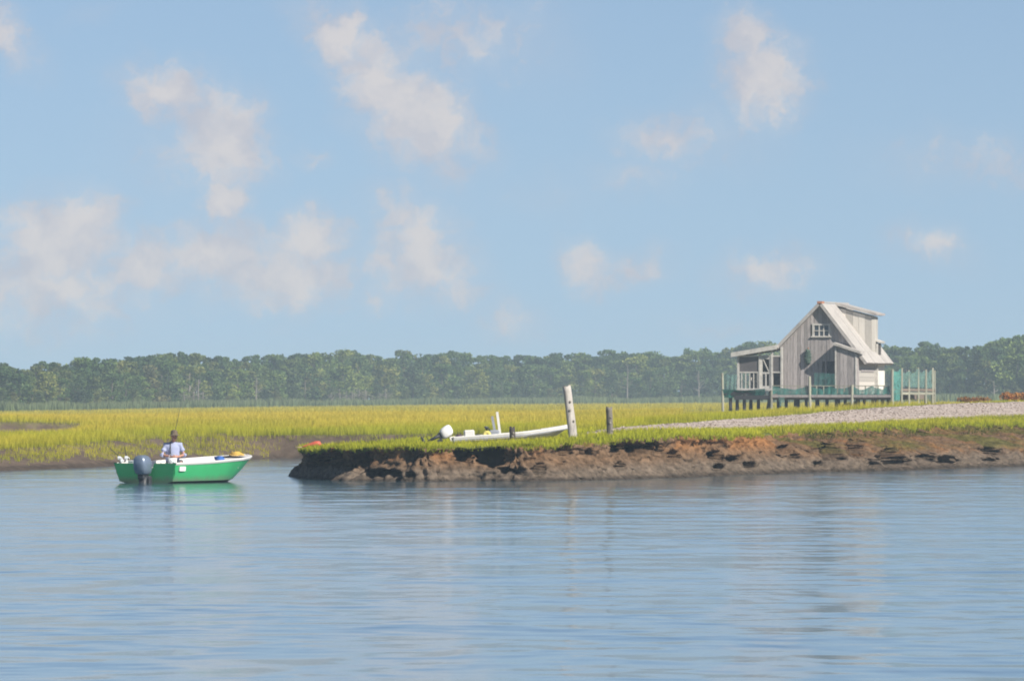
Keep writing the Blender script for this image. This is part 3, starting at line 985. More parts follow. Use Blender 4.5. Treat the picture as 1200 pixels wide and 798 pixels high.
def treeline():
    # back rows: pines up to the skyline
    for row, (off, step, drop) in enumerate(((34, 12.5, 0), (20, 16, 5))):
        px = -120.0
        while px < 1320:
            D = line_D(px) + off + random.uniform(-5, 5)
            top = float(np.interp(px, SKY_X, SKY_Y)) + drop * random.uniform(.2, 2.4) + random.choice((-3, -2, -1, 1, 4, 7))
            kind = 'pine' if random.random() < (.8 if row == 0 else .55) else 'broad'
            plant_tree(kind, px, D, top_py=top, spread=random.uniform(.72, 1.0))
            px += step * random.uniform(.55, 1.35)
    # front row: leafy trees of mixed height
    px = -120.0
    while px < 1320:
        D = line_D(px) + random.uniform(-2, 10)
        sk = float(np.interp(px, SKY_X, SKY_Y))
        base = HZ + (CH - float(base_z(np.array([(px - 600) / F * D]), np.array([D]))[0])) / D * F
        top = base - (base - sk) * random.uniform(.50, .84)
        plant_tree('broad' if random.random() < .75 else 'cedar', px, D, top_py=top, spread=random.uniform(1.1, 1.45))
        px += random.uniform(12, 23)
    # the depth of the wood behind the rows one can tell apart: one mass
    cs, rs = [], []
    px = -118.0
    while px < 1320:
        D = line_D(px) + 52 + random.uniform(-4, 4)
        sk = float(np.interp(px, SKY_X, SKY_Y))
        x = (px - 600) / F * D
        z = float(base_z(np.array([x]), np.array([D]))[0])
        zt = CH + (HZ - sk - 13) / F * D
        for k in range(5):
            cs.append((x + random.uniform(-1.5, 1.5), D + random.uniform(-2, 2), z + (zt - z) * (k + random.uniform(.1, .7)) / 5)); rs.append((1.5, 1.0, 1.1))
        px += 9
    me = leaf_mesh('forest_depth', cs, rs, 44, .8, (.045, .080, .034), (.09, .13, .045), 77)
    tag(link_mesh('forest_depth', me, None), 'dense dark green wood behind the front trees of the far treeline', 'woodland', None, 'stuff')
    px = -115.0
    while px < 1320:
        D = line_D(px) - random.uniform(3, 9)
        plant_tree('cedar', px, D, height=random.uniform(1.9, 3.6) * D / 1250, spread=random.uniform(1.3, 1.9))
        px += random.uniform(12, 26)
treeline()

def snag(px, D, top, label, seed, lean=0.0, thick=.17):
    x = (px - 600) / F * D
    z = float(base_z(np.array([x]), np.array([D]))[0])
    h = CH + (HZ - top) / F * D - z
    o = empty('dead_tree', (x, D, z - .05), 0)
    o.rotation_euler = (0, lean, random.uniform(0, 6))
    me = trunk_mesh('trunk', h, thick, 9, seed, 'snag')
    link_mesh('trunk', me, None, o)
    tag(o, label, 'dead tree', 'bleached dead trees before the far treeline')
for a in ((222, 'bleached dead tree standing left of the treeline, above the boat', 1120, 436, 5), (232, 'slim bleached dead trunk beside the dead tree above the boat', 1125, 444, 6),
          (300, 'pale bare dead trunk in the treeline right of the green boat', 1185, 442, 7), (415, 'grey dead tree above the low bleached scrub', 1270, 437, 8), (428, 'short broken dead trunk in the bleached scrub', 1270, 456, 9),
          (735, 'tall bleached dead tree behind the short grey post', 1375, 428, 11), (819, 'straight pale dead trunk just left of the stilt house', 1380, 434, 12), (1165, 'pale dead trunk in the treeline at the far right', 1135, 446, 14)):
    snag(a[0], a[2], a[3], a[1], a[4], random.uniform(-.06, .06))

def dead_scrub():
    proto = [trunk_mesh('branches', 2.6, .09, 26, 300 + k, 'snag') for k in range(4)]
    for px in (388, 398, 406, 413, 421, 429, 437, 445, 452, 216, 227, 238):
        left = px < 300
        D = line_D(px) - random.uniform(16, 26)
        x = (px - 600) / F * D
        z = float(base_z(np.array([x]), np.array([D]))[0])
        o = empty('dead_shrub', (x, D, z - .05), random.uniform(0, 6.28))
        k = random.uniform(.7, 1.15)
        o.scale = (k * 1.9, k * 1.9, k)
        tag(o, 'bare grey dead shrub among the reeds, above the green boat' if left else 'bare grey dead shrub in the bleached scrub before the treeline', 'shrub', 'dead shrubs above the boat' if left else 'bleached scrub before the treeline')
        c = bpy.data.objects.new('branches', random.choice(proto)); COL.objects.link(c); c.parent = o
dead_scrub()

# ------------------------------------------------------------------ the house on stilts
def net_sheet(name, top, bottom, parent, mat, nu=26, nv=8, ripple=.06, seed=0):
    """netting hung between a top line and a bottom line (lists of points), with folds"""
    r = np.random.default_rng(seed)
    def line(pts, n):
        p = np.array(pts, float); s = np.linspace(0, 1, len(p)); t = np.linspace(0, 1, n)
        return np.stack([np.interp(t, s, p[:, k]) for k in range(3)], -1)
    a, b = line(top, nu), line(bottom, nu)
    ph = r.uniform(0, 6.28, 4)
    V = []
    for j in range(nv):
        f = j / (nv - 1)
        q = a * (1 - f) + b * f
        u = np.linspace(0, 1, nu)
        q[:, 1] += ripple * (.3 + .7 * f) * (np.sin(u * 19 + ph[0]) + .6 * np.sin(u * 41 + ph[1] + f * 3)) 
        q[:, 0] += ripple * .5 * np.sin(u * 13 + f * 5 + ph[2])
        q[:, 2] += ripple * .6 * f * np.sin(u * 15 + ph[3])
        V.append(q)
    V = np.array(V).reshape(-1, 3)
    i = np.arange(nu * nv).reshape(nv, nu)
    Q = np.stack([i[:-1, :-1], i[:-1, 1:], i[1:, 1:], i[1:, :-1]], -1).reshape(-1, 4)
    return np_mesh(name, V, Q, mat, smooth=True, parent=parent)

def build_house():
    gz = 1.53
    H = empty('stilt_house', (362 / F * 450, 450, gz), R(-16))
    tag(H, 'weathered grey board cottage on pilings with deck, porch and dormer', 'house')
    def ZZ(py): return CH + (HZ - py) * .05 - gz
    rr = random.Random(3)
    rl = lambda u: 6.22 + u * 1.0        # roof underside left
    rg = lambda u: 6.22 - u * 1.278      # and right
    top = lambda u: rl(u) if u < 0 else rg(u)
    fl = 1.02
    # ---- gable wall: dark backing, boards one by one
    gw = MB().prism([(-2.43, fl), (2.28, fl), (2.28, rg(2.28)), (0, 6.2), (-2.43, rl(-2.43))], .03, .12).build('gable_wall', M['backing'], H)
    wx0, wx1, wz0, wz1 = -.44, .52, ZZ(393.5), ZZ(380.5)
    dx0, dx1, dz1 = .30, 1.02, 2.95
    u = -2.45
    while u < 2.28:
        w = rr.uniform(.17, .27)
        a, b = u, min(u + w, 2.30)
        y0 = -.01 - rr.uniform(0, .018)
        cuts = []
        def seg(z0, a=a, b=b):
            return z0
        mid = (a + b) / 2
        spans = [(fl + rr.uniform(-.02, .06), None)]
        if a < wx1 and b > wx0: spans = [(spans[0][0], wz0), (wz1, None)]
        if a < dx1 and b > dx0:
            spans = [(max(s0, dz1), s1) for s0, s1 in spans]
        for s0, s1 in spans:
            if s1 is None:
                poly_ = [(a + .008, s0), (b - .008, s0), (b - .008, top(b - .008))]
                if a < 0 < b: poly_.append((0, 6.22))
                poly_.append((a + .008, top(a + .008)))
            else:
                poly_ = [(a + .008, s0), (b - .008, s0), (b - .008, s1), (a + .008, s1)]
            MB().prism(poly_, y0, .028).build('board', M['board'], gw)
        u += w
    # ---- window with six panes
    wn = MB()
    for (x0, x1, z0, z1) in ((wx0 - .07, wx0 + .05, wz0 - .02, wz1 + .06), (wx1 - .05, wx1 + .07, wz0 - .02, wz1 + .06), (wx0 + .05, wx1 - .05, wz1 - .04, wz1 + .05)):
        wn.box(x0, x1, -.07, .025, z0, z1)
    wn = wn.build('window', M['white'], H)
    MB().box(wx0 - .14, wx1 + .14, -.12, .02, wz0 - .09, wz0 - .02).build('sill', M['white'], wn)
    cx = [wx0 + .05, wx0 + .345, wx0 + .62, wx1 - .05]; cz = [wz0 - .02, (wz0 + wz1) / 2 - .03, wz1 - .04]
    for k in (1, 2): MB().box(cx[k] - .03, cx[k] + .03, -.05, .015, cz[0], cz[2]).build('muntin', M['white'], wn)
    MB().box(cx[0], cx[3], -.045, .012, cz[1] - .022, cz[1] + .022).build('muntin', M['white'], wn)
    for i in range(3):
        for j in range(2):
            MB().box(cx[i] + .03, cx[i + 1] - .03, .0, .008, cz[j] + .022, cz[j + 1] - .022).build('pane', M['glass'], wn)
    # ---- doorway
    dr = MB().box(dx0 + .05, dx1, .0, .025, fl, dz1 - .02).build('door', M['door'], H)
    MB().box(dx0 - .04, dx0 + .05, -.05, .027, fl, dz1 + .05).build('door_frame', M['board'], dr)
    MB().ball((dx0 + .14, -.04, 2.0), .04, 8, 6).build('handle', M['rust'], dr)
    # ---- long walls
    sw = MB().box(2.22, 2.285, .12, 6.4, fl, 3.32).build('side_wall', M['backing'], H)
    nb = 9
    for k in range(nb):
        z0 = fl + k * (3.30 - fl) / nb; z1 = z0 + (3.30 - fl) / nb - .012
        MB().box(2.287, 2.31 + .012 * (k % 2), .0, 3.92, z0, z1).build('siding_board', M['board_white'], sw)
    MB().box(2.287, 2.33, 3.95, 6.4, fl - .05, 3.28).build('white_wall_panel', M['cream'], sw)
    MB().box(2.26, 2.36, 3.86, 3.95, fl - .4, 3.3).build('corner_post', M['white'], sw)
    MB().box(2.30, 2.36, .3, 3.6, 2.35, 2.45).build('batten', M['board'], sw)
    MB().box(-2.44, -2.38, .12, 6.4, fl, 3.72).build('side_wall', M['board'], H)
    MB().prism([(-2.38, fl), (2.22, fl), (2.22, 3.34), (0, 6.18), (-2.38, 3.8)], 6.3, 6.4).build('rear_wall', M['board'], H)
    # ---- roof slabs, planked
    def roof_side(name, sgn, run, slope, w0, w1, n):
        th = .13
        body = MB()
        nrm = Vector((slope * sgn, 0, 1)).normalized()
        a = Vector((0, 0, 6.23)); b = Vector((run * sgn, 0, 6.23 - run * slope))
        vs = []
        for y in (w0, w1):
            vs += [a + Vector((0, y, 0)), b + Vector((0, y, 0)), b + nrm * th + Vector((0, y, 0)), a + nrm * th + Vector((0, y, 0))]
        o = body.add(vs, [(0, 1, 2, 3), (7, 6, 5, 4), (0, 4, 5, 1), (1, 5, 6, 2), (2, 6, 7, 3), (3, 7, 4, 0)]).build(name, M['roof'], H)
        for k in range(n):       # roofing strips laid down the slope
            y0 = w0 + (w1 - w0) * k / n; y1 = w0 + (w1 - w0) * (k + 1) / n
            t0 = th + .004; t1 = th + .03 + rr.uniform(0, .02)
            q = []
            for y in (y0 - .012 * (k > 0), y1 - .02):
                q += [a + nrm * t0 + Vector((0, y, 0)), b + nrm * t0 + Vector((0, y, 0)), b + nrm * t1 + Vector((0, y, 0)), a + nrm * t1 + Vector((0, y, 0))]
            MB().add(q, [(0, 1, 2, 3), (7, 6, 5, 4), (0, 4, 5, 1), (1, 5, 6, 2), (2, 6, 7, 3), (3, 7, 4, 0)]).build('roofing_strip', M['roof'], o)
        return o
    rs = roof_side('roof', 1, 2.72, 1.278, -.32, 6.6, 10)
    roof_side('roof', -1, 2.62, 1.0, -.32, 6.6, 10)
    MB().beam((0, -.34, 6.40), (0, .25, 6.40), .30, .13).build('ridge_cap', M['rust'], rs)
    MB().beam((0, .26, 6.41), (0, 6.6, 6.41), .24, .08).build('ridge_cap', M['roof'], rs)
    # ---- dormer
    dm = MB().prism([(.35, 5.9), (2.29, 3.42), (2.29, 5.60), (.35, 6.10)], 3.22, 4.72).build('dormer', M['board_white'], H)
    xs = [.36, .75, 1.15, 1.52, 1.90, 2.29]
    for k in range(5):
        a, b = xs[k], xs[k + 1]
        MB().prism([(a + .008, 6.36 - 1.278 * a), (b - .008, 6.36 - 1.278 * b), (b - .008, 6.19 - .257 * b), (a + .008, 6.19 - .257 * a)], 3.185 - .01 * (k % 2), 3.217).build('board', M['board_white'], dm)
    for k in range(3):
        MB().box(2.293, 2.32 + .01 * (k % 2), 3.22 + k * .5, 3.70 + k * .5, 3.5, 5.56).build('board', M['board_white'], dm)
    sl = lambda u_: 6.30 - .257 * u_
    MB().prism([(.12, sl(.12)), (2.52, sl(2.52)), (2.52, sl(2.52) + .17), (.12, sl(.12) + .17)], 3.02, 4.95).build('dormer_roof', M['roof'], dm)
    MB().box(2.50, 2.62, 3.0, 5.3, sl(2.5) + .02, sl(2.5) + .14).build('gutter_board', M['board'], dm)
    MB().box(2.30, 2.5, 4.35, 4.75, 3.35, 4.05).build('vent_box', M['backing'], dm)
    MB().beam((2.25, 4.55, 4.22), (2.65, 4.55, 4.08), 1.05, .1).build('vent_hood', M['white'], dm)
    MB().box(2.36, 2.48, 4.0, 4.1, 1.0, 4.0).build('stove_pipe', M['white'], H)
    # ---- entry shed in front of the gable
    sh = MB().prism([(1.13, fl), (2.30, fl), (2.30, 3.42), (1.13, 3.80)], -.83, -.03).build('entry_shed', M['backing'], H)
    for k in range(5):
        a = 1.14 + k * .226; b = a + .218
        zt = lambda q: 3.80 - (q - 1.13) * .325
        MB().prism([(a, fl), (b, fl), (b, zt(b)), (a, zt(a))], -.865 - .008 * (k % 2), -.833).build('board', M['board'], sh)
    MB().box(1.06, 1.135, -.89, -.80, fl, 3.72).build('corner_trim', M['white'], sh)
    MB().box(2.27, 2.36, -.90, -.81, fl, 3.38).build('corner_trim', M['white'], sh)
    for k in range(3):
        MB().box(2.303, 2.325, -.80 + k * .26, -.56 + k * .26, fl, 3.36).build('board', M['board'], sh)
    MB().prism([(.98, 3.90), (2.62, 3.37), (2.62, 3.52), (.98, 4.05)], -1.02, -.03).build('shed_roof', M['roof'], sh)
    # ---- porch on the left
    pf = ZZ(455.0)
    ph = MB().box(-5.0, -2.46, -.36, 2.8, pf - .14, pf).build('porch', M['white'], H)
    MB().prism([(-5.30, 3.26), (-2.50, 3.72), (-2.50, 3.92), (-5.30, 3.46)], -.6, 3.1).build('porch_roof', M['roof'], ph)
    MB().prism([(-5.28, 3.20), (-2.52, 3.66), (-2.52, 3.90), (-5.28, 3.44)], -.66, -.604).build('fascia', M['white'], ph)
    for px in (866, 891, 905, 916.5):
        x = (px - 960.35) / 19.2
        MB().box(x - .06, x + .06, -.36, -.24, pf, 3.36 + (x + 4.9) * .16).build('porch_post', M['white'], ph)
        MB().box(x - .05, x + .05, 2.68, 2.78, pf, 3.36 + (x + 4.9) * .16).build('porch_post', M['white'], ph)
    xA, xB, xC, xD = [(p - 960.35) / 19.2 for p in (866, 891, 905, 916.5)]
    MB().box(xA, xD, -.33, -.27, 3.22, 3.30).build('header', M['board_white'], ph)
    for (a, b) in ((xA, xB), (xC, xD)):
        MB().box(a + .06, b - .06, -.335, -.265, pf + .90, pf + .98).build('rail', M['white'], ph)
        MB().box(a + .06, b - .06, -.305, -.295, pf + .98, 3.22).build('screen', M['screen'], ph)
    for k in range(5):
        x = xA + .06 + (xB - xA) * (k + .6) / 5.4
        MB().box(x - .025, x + .025, -.325, -.275, pf, pf + .90).build('baluster', M['white'], ph)
    # the screen door stands in the third bay
    sd = MB()
    for (a, b, c, d) in ((xB + .06, xB + .16, pf, 3.2), (xC - .16, xC - .06, pf, 3.2), (xB + .16, xC - .16, pf, pf + .14), (xB + .16, xC - .16, pf + .85, pf + .95), (xB + .16, xC - .16, 3.08, 3.2)):
        sd.box(a, b, -.32, -.28, c, d)
    sd = sd.build('screen_door', M['white'], ph)
    MB().box((xB + xC) / 2 - .04, (xB + xC) / 2 + .04, -.318, -.282, pf + .14, pf + .85).build('mullion', M['white'], sd)
    MB().beam((xB + .18, -.30, pf + 1.75), (xC - .2, -.30, pf + 1.0), .05, .05, (0, 1, 0)).build('brace', M['white'], sd)
    MB().box(-4.9, -2.5, 2.70, 2.74, pf, 3.3).build('rear_screen', M['screen'], ph)
    # ---- deck
    dk = MB().box(-2.6, 4.75, -1.96, -1.86, .72, 1.0).build('deck', M['beam'], H)
    MB().box(4.65, 4.75, -1.86, 6.4, .72, 1.0).build('rim_joist', M['beam'], dk)
    for yy in (-.9, .4, 2.2, 4.2, 6.2):
        MB().box(-5.0, 4.65, yy - .06, yy + .06, .70, .96).build('joist', M['pile_dark'], dk)
    pl = MB().box(-.122, .122, -2.02, 6.4, 0, .04).mesh('plank'); pl.materials.append(M['beam'])
    for k in range(29):
        o = bpy.data.objects.new('plank', pl); COL.objects.link(o); o.parent = dk
        o.location = (-2.48 + k * .253, rr.uniform(-.03, .03), 1.002)
        if -2.46 < o.location.x < 2.35: o.location.y -= 0
    # pilings
    def post(px, w, z1, r, mat, name='piling', z0=-.35, lean=0.0):
        x = (px - 962 - 5.5 * w) / 19.2
        MB().tube([(x, w, z0), (x + lean * .5, w, (z0 + z1) / 2), (x + lean, w, z1)], [r, r * .95, r * .9], 8).build(name, M[mat], H)
        return x
    for px, py, r in ((903, 457, .085), (948, 441, .09), (996, 451, .09), (1042, 433, .09), (848, 437, .08)):
        post(px, -2.1 if px > 850 else -.6, ZZ(py), r, 'pile_pale', 'piling', lean=rr.uniform(-.05, .05))
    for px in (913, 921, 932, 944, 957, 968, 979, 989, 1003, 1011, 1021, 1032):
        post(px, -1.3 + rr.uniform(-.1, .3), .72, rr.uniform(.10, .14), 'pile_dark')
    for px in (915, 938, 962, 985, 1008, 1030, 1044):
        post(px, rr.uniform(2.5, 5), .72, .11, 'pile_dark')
    for px, w in ((857, -.3), (865, .3), (873, -.2), (881, .4), (890, .6), (899, -.2)):
        post(px, w, pf - .14, .11, 'pile_dark', lean=.25 if px == 899 else 0)
    # mooring debris under the deck
    MB().beam((.5, -.6, .05), (2.2, -.2, .55), .2, .2).build('fallen_timber', M['pile_dark'], H)
    # ---- rail with netting swags along the deck
    zt = 1.52
    ux = [(p - 951.5) / 19.2 for p in (905, 948, 972, 996, 1020, 1040)]
    for k in range(len(ux) - 1):
        a, b = ux[k], ux[k + 1]
        MB().beam((a, -2.0, zt), (b, -2.0, zt - .02), .05, .05).build('deck_rail', M['pile_pale'], H)
        n = 5
        topl = [(a + (b - a) * i / n, -2.03, zt - .02 - .22 * math.sin(math.pi * i / n) * rr.uniform(.5, 1.1)) for i in range(n + 1)]
        botl = [(a + (b - a) * i / n, -2.06, 1.02 - .12 * rr.random()) for i in range(n + 1)]
        net_sheet('deck_netting', topl, botl, H, M['net_dark'], 22, 6, .03, 10 + k)
        for i in (1, 2):
            x = a + (b - a) * i / 3
            MB().box(x - .03, x + .03, -2.03, -1.97, 1.04, zt).build('rail_stake', M['pile_pale'], H)
    MB().box(-2.5, 4.7, -2.16, -2.07, .84, .99).build('wale', M['board'], H)
    net_sheet('hung_netting', [((953 - 951.5) / 19.2, -1.9, 2.28), ((977 - 951.5) / 19.2, -1.9, 2.22)], [((952 - 951.5) / 19.2, -1.95, 1.1), ((977 - 951.5) / 19.2, -1.95, 1.1)], H, M['net_thin'], 16, 8, .04, 31)
    net_sheet('hung_netting', [((912 - 951.5) / 19.2, -2.15, .95), ((920 - 951.5) / 19.2, -2.15, .95)], [((914 - 951.5) / 19.2, -2.2, .35), ((919 - 951.5) / 19.2, -2.2, .3)], H, M['net'], 8, 6, .04, 32)
    # under the porch and beside it
    net_sheet('porch_netting', [(-5.8, -.68, pf - .05), (-4.4, -.72, pf - .12), (-3.2, -.7, pf - .02)], [(-5.7, -.60, .78), (-5.0, -.5, .88), (-4.4, -.45, 1.0), (-3.9, -.5, .82), (-3.35, -.62, .62)], H, M['net_dark2'], 30, 8, .05, 33)
    net_sheet('porch_netting', [(-5.78, -.6, 2.24), (-5.3, -.62, 2.15), (-4.95, -.55, 2.2)], [(-5.78, -.62, pf - .1), (-5.3, -.65, pf - .15), (-4.95, -.6, pf - .1)], H, M['net'], 16, 8, .05, 34)
    MB().beam((-5.8, -.6, 1.1), (-3.2, -.5, 1.1), .1, .2).build('porch_beam', M['pile_dark'], H)
    # ---- netted pen at the right end
    pts = [(1053, -1.6, 431.5), (1062.5, -1.1, 434), (1074, -.2, 431), (1083, .5, 433), (1092, 1.4, 431), (1095.5, 2.4, 434)]
    loc = []
    for px, w, py in pts:
        x = post(px, w, ZZ(py), .085, 'pile_pale', 'pen_post', lean=rr.uniform(-.06, .06))
        loc.append((x, w, ZZ(py)))
    loc.insert(0, ((1044 - 962 + 5.5 * 2) / 19.2, -2.0, ZZ(434)))
    for k in range(len(loc) - 1):
        a, b = loc[k], loc[k + 1]
        zb = ZZ(454)
        sag = .1 if k else 0
        net_sheet('pen_netting', [(a[0], a[1] - .1, a[2] - .04), ((a[0] + b[0]) / 2, (a[1] + b[1]) / 2 - .1, min(a[2], b[2]) - .1 - sag), (b[0], b[1] - .1, b[2] - .04)],
                  [(a[0], a[1] - .1, zb if k else .6), (b[0], b[1] - .1, zb + rr.uniform(-.1, .1) if k else .7)], H, M['net'] if k else M['net_bright'], 12, 8, .035, 40 + k)
        MB().beam((a[0], a[1], 1.28), (b[0], b[1], 1.26), .10, .13).build('pen_beam', M['beam'], H)
        MB().beam((a[0], a[1] + .02, 1.08), (b[0], b[1] + .02, 1.06), .08, .14).build('pen_beam', M['pile_pale'] if k else M['beam'], H)
    MB().add([(4.75, -1.9, 1.15), (loc[-1][0], 1.0, 1.15), (loc[-1][0] - .4, 3.6, 1.15), (4.75, 3.6, 1.15), (4.75, -1.9, 1.10), (loc[-1][0], 1.0, 1.10), (loc[-1][0] - .4, 3.6, 1.10), (4.75, 3.6, 1.10)],
             [(0, 1, 2, 3), (7, 6, 5, 4), (0, 4, 5, 1), (1, 5, 6, 2), (2, 6, 7, 3), (3, 7, 4, 0)]).build('pen_floor', M['beam'], H)
    # ---- things hanging or standing there
    mw = H.matrix_world if False else Matrix.Translation(H.location) @ Euler((0, 0, R(-16))).to_matrix().to_4x4()
    g = empty('net_bundle', mw @ Vector(((947 - 962 + .5) / 19.2, -.13, ZZ(427))), R(-16))
    tag(g, 'dark green oval bundle of netting hung on the gable wall', 'bundle')
    b = MB()
    for k in range(15):
        t = k / 14
        b.ball((.05 * math.sin(k * 2.1), .05 * math.cos(k * 3.3), .05 + .78 * t), (.21 * math.sin(math.pi * (.14 + .78 * t)) ** .6, .10, .09), 8, 6)
    remeshed(b, 'bundle', M['net_solid'], g, .03, 2)
    MB().beam((0, .06, .8), (0, .12, 1.0), .03, .03).build('hook', M['rust'], g)
    # porch chair
    c = empty('porch_chair', mw @ Vector((-4.05, .8, pf)), R(-30))
    tag(c, 'white armchair standing on the porch behind the railing', 'chair')
    MB().box(-.28, .28, -.28, .28, .38, .43).build('seat', M['white'], c)
    for k in range(5): MB().beam((-.24 + k * .12, .26, .43), (-.26 + k * .13, .42, 1.02), .08, .025, (0, 1, 0)).build('back_slat', M['white'], c)
    for sx in (-1, 1):
        for sy in (-1, 1): MB().box(sx * .27 - .03, sx * .27 + .03, sy * .25 - .03, sy * .25 + .03, 0, .38 if sy > 0 else .62).build('leg', M['white'], c)
        MB().box(sx * .29 - .05, sx * .29 + .05, -.3, .3, .62, .65).build('armrest', M['white'], c)
    return H
M['door'] = paint('dark_door', (.055, .06, .07), .8, .2, 2)
M['net_thin'] = net_mat('thin_teal_netting', (.07, .22, .20), .42)
M['net_dark2'] = net_mat('dense_green_netting', (.016, .15, .12), .96)
M['net_bright'] = net_mat('bright_teal_netting', (.09, .32, .28), .70)
M['net_solid'] = paint('net_bundle', (.06, .095, .075), .95, .4, 6)
build_house()

# ------------------------------------------------------------------ boats
def ring_loft(sections, name, mat, parent, smooth=True, close=False):
    n, k = len(sections), len(sections[0])
    V = [p for s in sections for p in s]
    Fq = []
    for i in range(n - 1):
        for j in range(k - (0 if close else 1)):
            a, b = i * k + j, i * k + (j + 1) % k
            Fq.append((a, b, b + k, a + k))
    me = MB().add(V, Fq).mesh(name, smooth)
    return link_mesh(name, me, mat, parent)

def interp_stations(tbl, n):
    t = np.array([r[0] for r in tbl]); q = np.linspace(0, 1, n)
    return [tuple(np.interp(v, t, [r[c] for r in tbl]) for c in range(1, len(tbl[0]))) for v in q]

def hull(root, tbl, L, mats, strake=.13, wallw=.09, floor_z=.14, rake=.10, n=28, foredeck=.80):
    """tbl rows: t, sheer half-breadth, chine half-breadth, sheer z, chine z, keel z, sheer x, chine x, keel x"""
    st = interp_stations(tbl, n)
    full = []
    sides, bottom = {1: [], -1: []}, {1: [], -1: []}
    for (sb, cb, szz, cz, kz, sx, cx, kx) in st:
        for s in (1, -1):
            sides[s].append([(cx, s * cb, cz), (cx * .5 + sx * .5 - .0, s * (cb * .45 + sb * .55 + .015), (cz + szz - strake) / 2), (sx, s * sb, szz - strake + .015)])
            bottom[s].append([(kx, 0, kz), (kx * .5 + cx * .5, s * cb * .55, (kz * .45 + cz * .55)), (cx, s * cb, cz)])
    for s in (1, -1):
        ring_loft(sides[s], 'hull_side', mats['hull'], root)
        ring_loft(bottom[s], 'hull_bottom', mats['bottom'], root)
    # white top strake and gunwale, closed round the bow
    for s in (1, -1):
        sec = []
        for (sb, cb, szz, cz, kz, sx, cx, kx) in st:
            inn = max(sb - wallw, .0)
            sec.append([(sx + .01, s * (sb + .012), szz - strake), (sx + .012, s * (sb + .035), szz - .02), (sx, s * (sb + .02), szz), (sx - .04 * (sb < .3), s * inn, szz), (sx - .04 * (sb < .3), s * inn, szz - strake)])
        ring_loft(sec, 'gunwale', mats['rail'], root, False, True)
    # inner liner and sole
    lin = []
    for (sb, cb, szz, cz, kz, sx, cx, kx) in st[1:]:
        i1, i2 = max(sb - wallw, 0), max(cb - .06, 0)
        fx = min(cx, sx) - .02
        lin.append([(sx - .02, i1, szz - strake * .5), (fx, i2, max(floor_z, cz + .05)), (fx, 0, max(floor_z, cz + .05)), (fx, -i2, max(floor_z, cz + .05)), (sx - .02, -i1, szz - strake * .5)])
    ring_loft(lin, 'liner', mats['liner'], root, False)
    # transom
    sb, cb, szz, cz, kz, sx, cx, kx = st[0]
    notch, nz = .30, szz - .14
    polyt = [(-cb, cz), (0, kz), (cb, cz), (sb, szz - .02), (notch, szz - .02), (notch - .05, nz), (-notch + .05, nz), (-notch, szz - .02), (-sb, szz - .02)]
    vs, k = [], len(polyt)
    for off in (0, .055):
        for (y, z) in polyt: vs.append((-rake * (z - kz) / (szz - kz) + off + .0, y, z))
    fs = [tuple(range(k)), tuple(reversed(range(k, 2 * k)))] + [((i + 1) % k, i, k + i, k + (i + 1) % k) for i in range(k)]
    MB().add(vs, fs).build('transom', mats['hull'], root)
    # foredeck
    fd = [s for s in interp_stations(tbl, 40) if s[5] > L * foredeck]
    ring_loft([[(s[5] - .02, max(s[0] - .05, 0), s[2] - .012), (s[5] - .02, 0, s[2] + .015), (s[5] - .02, -max(s[0] - .05, 0), s[2] - .012)] for s in fd], 'foredeck', mats['rail'], root, True)

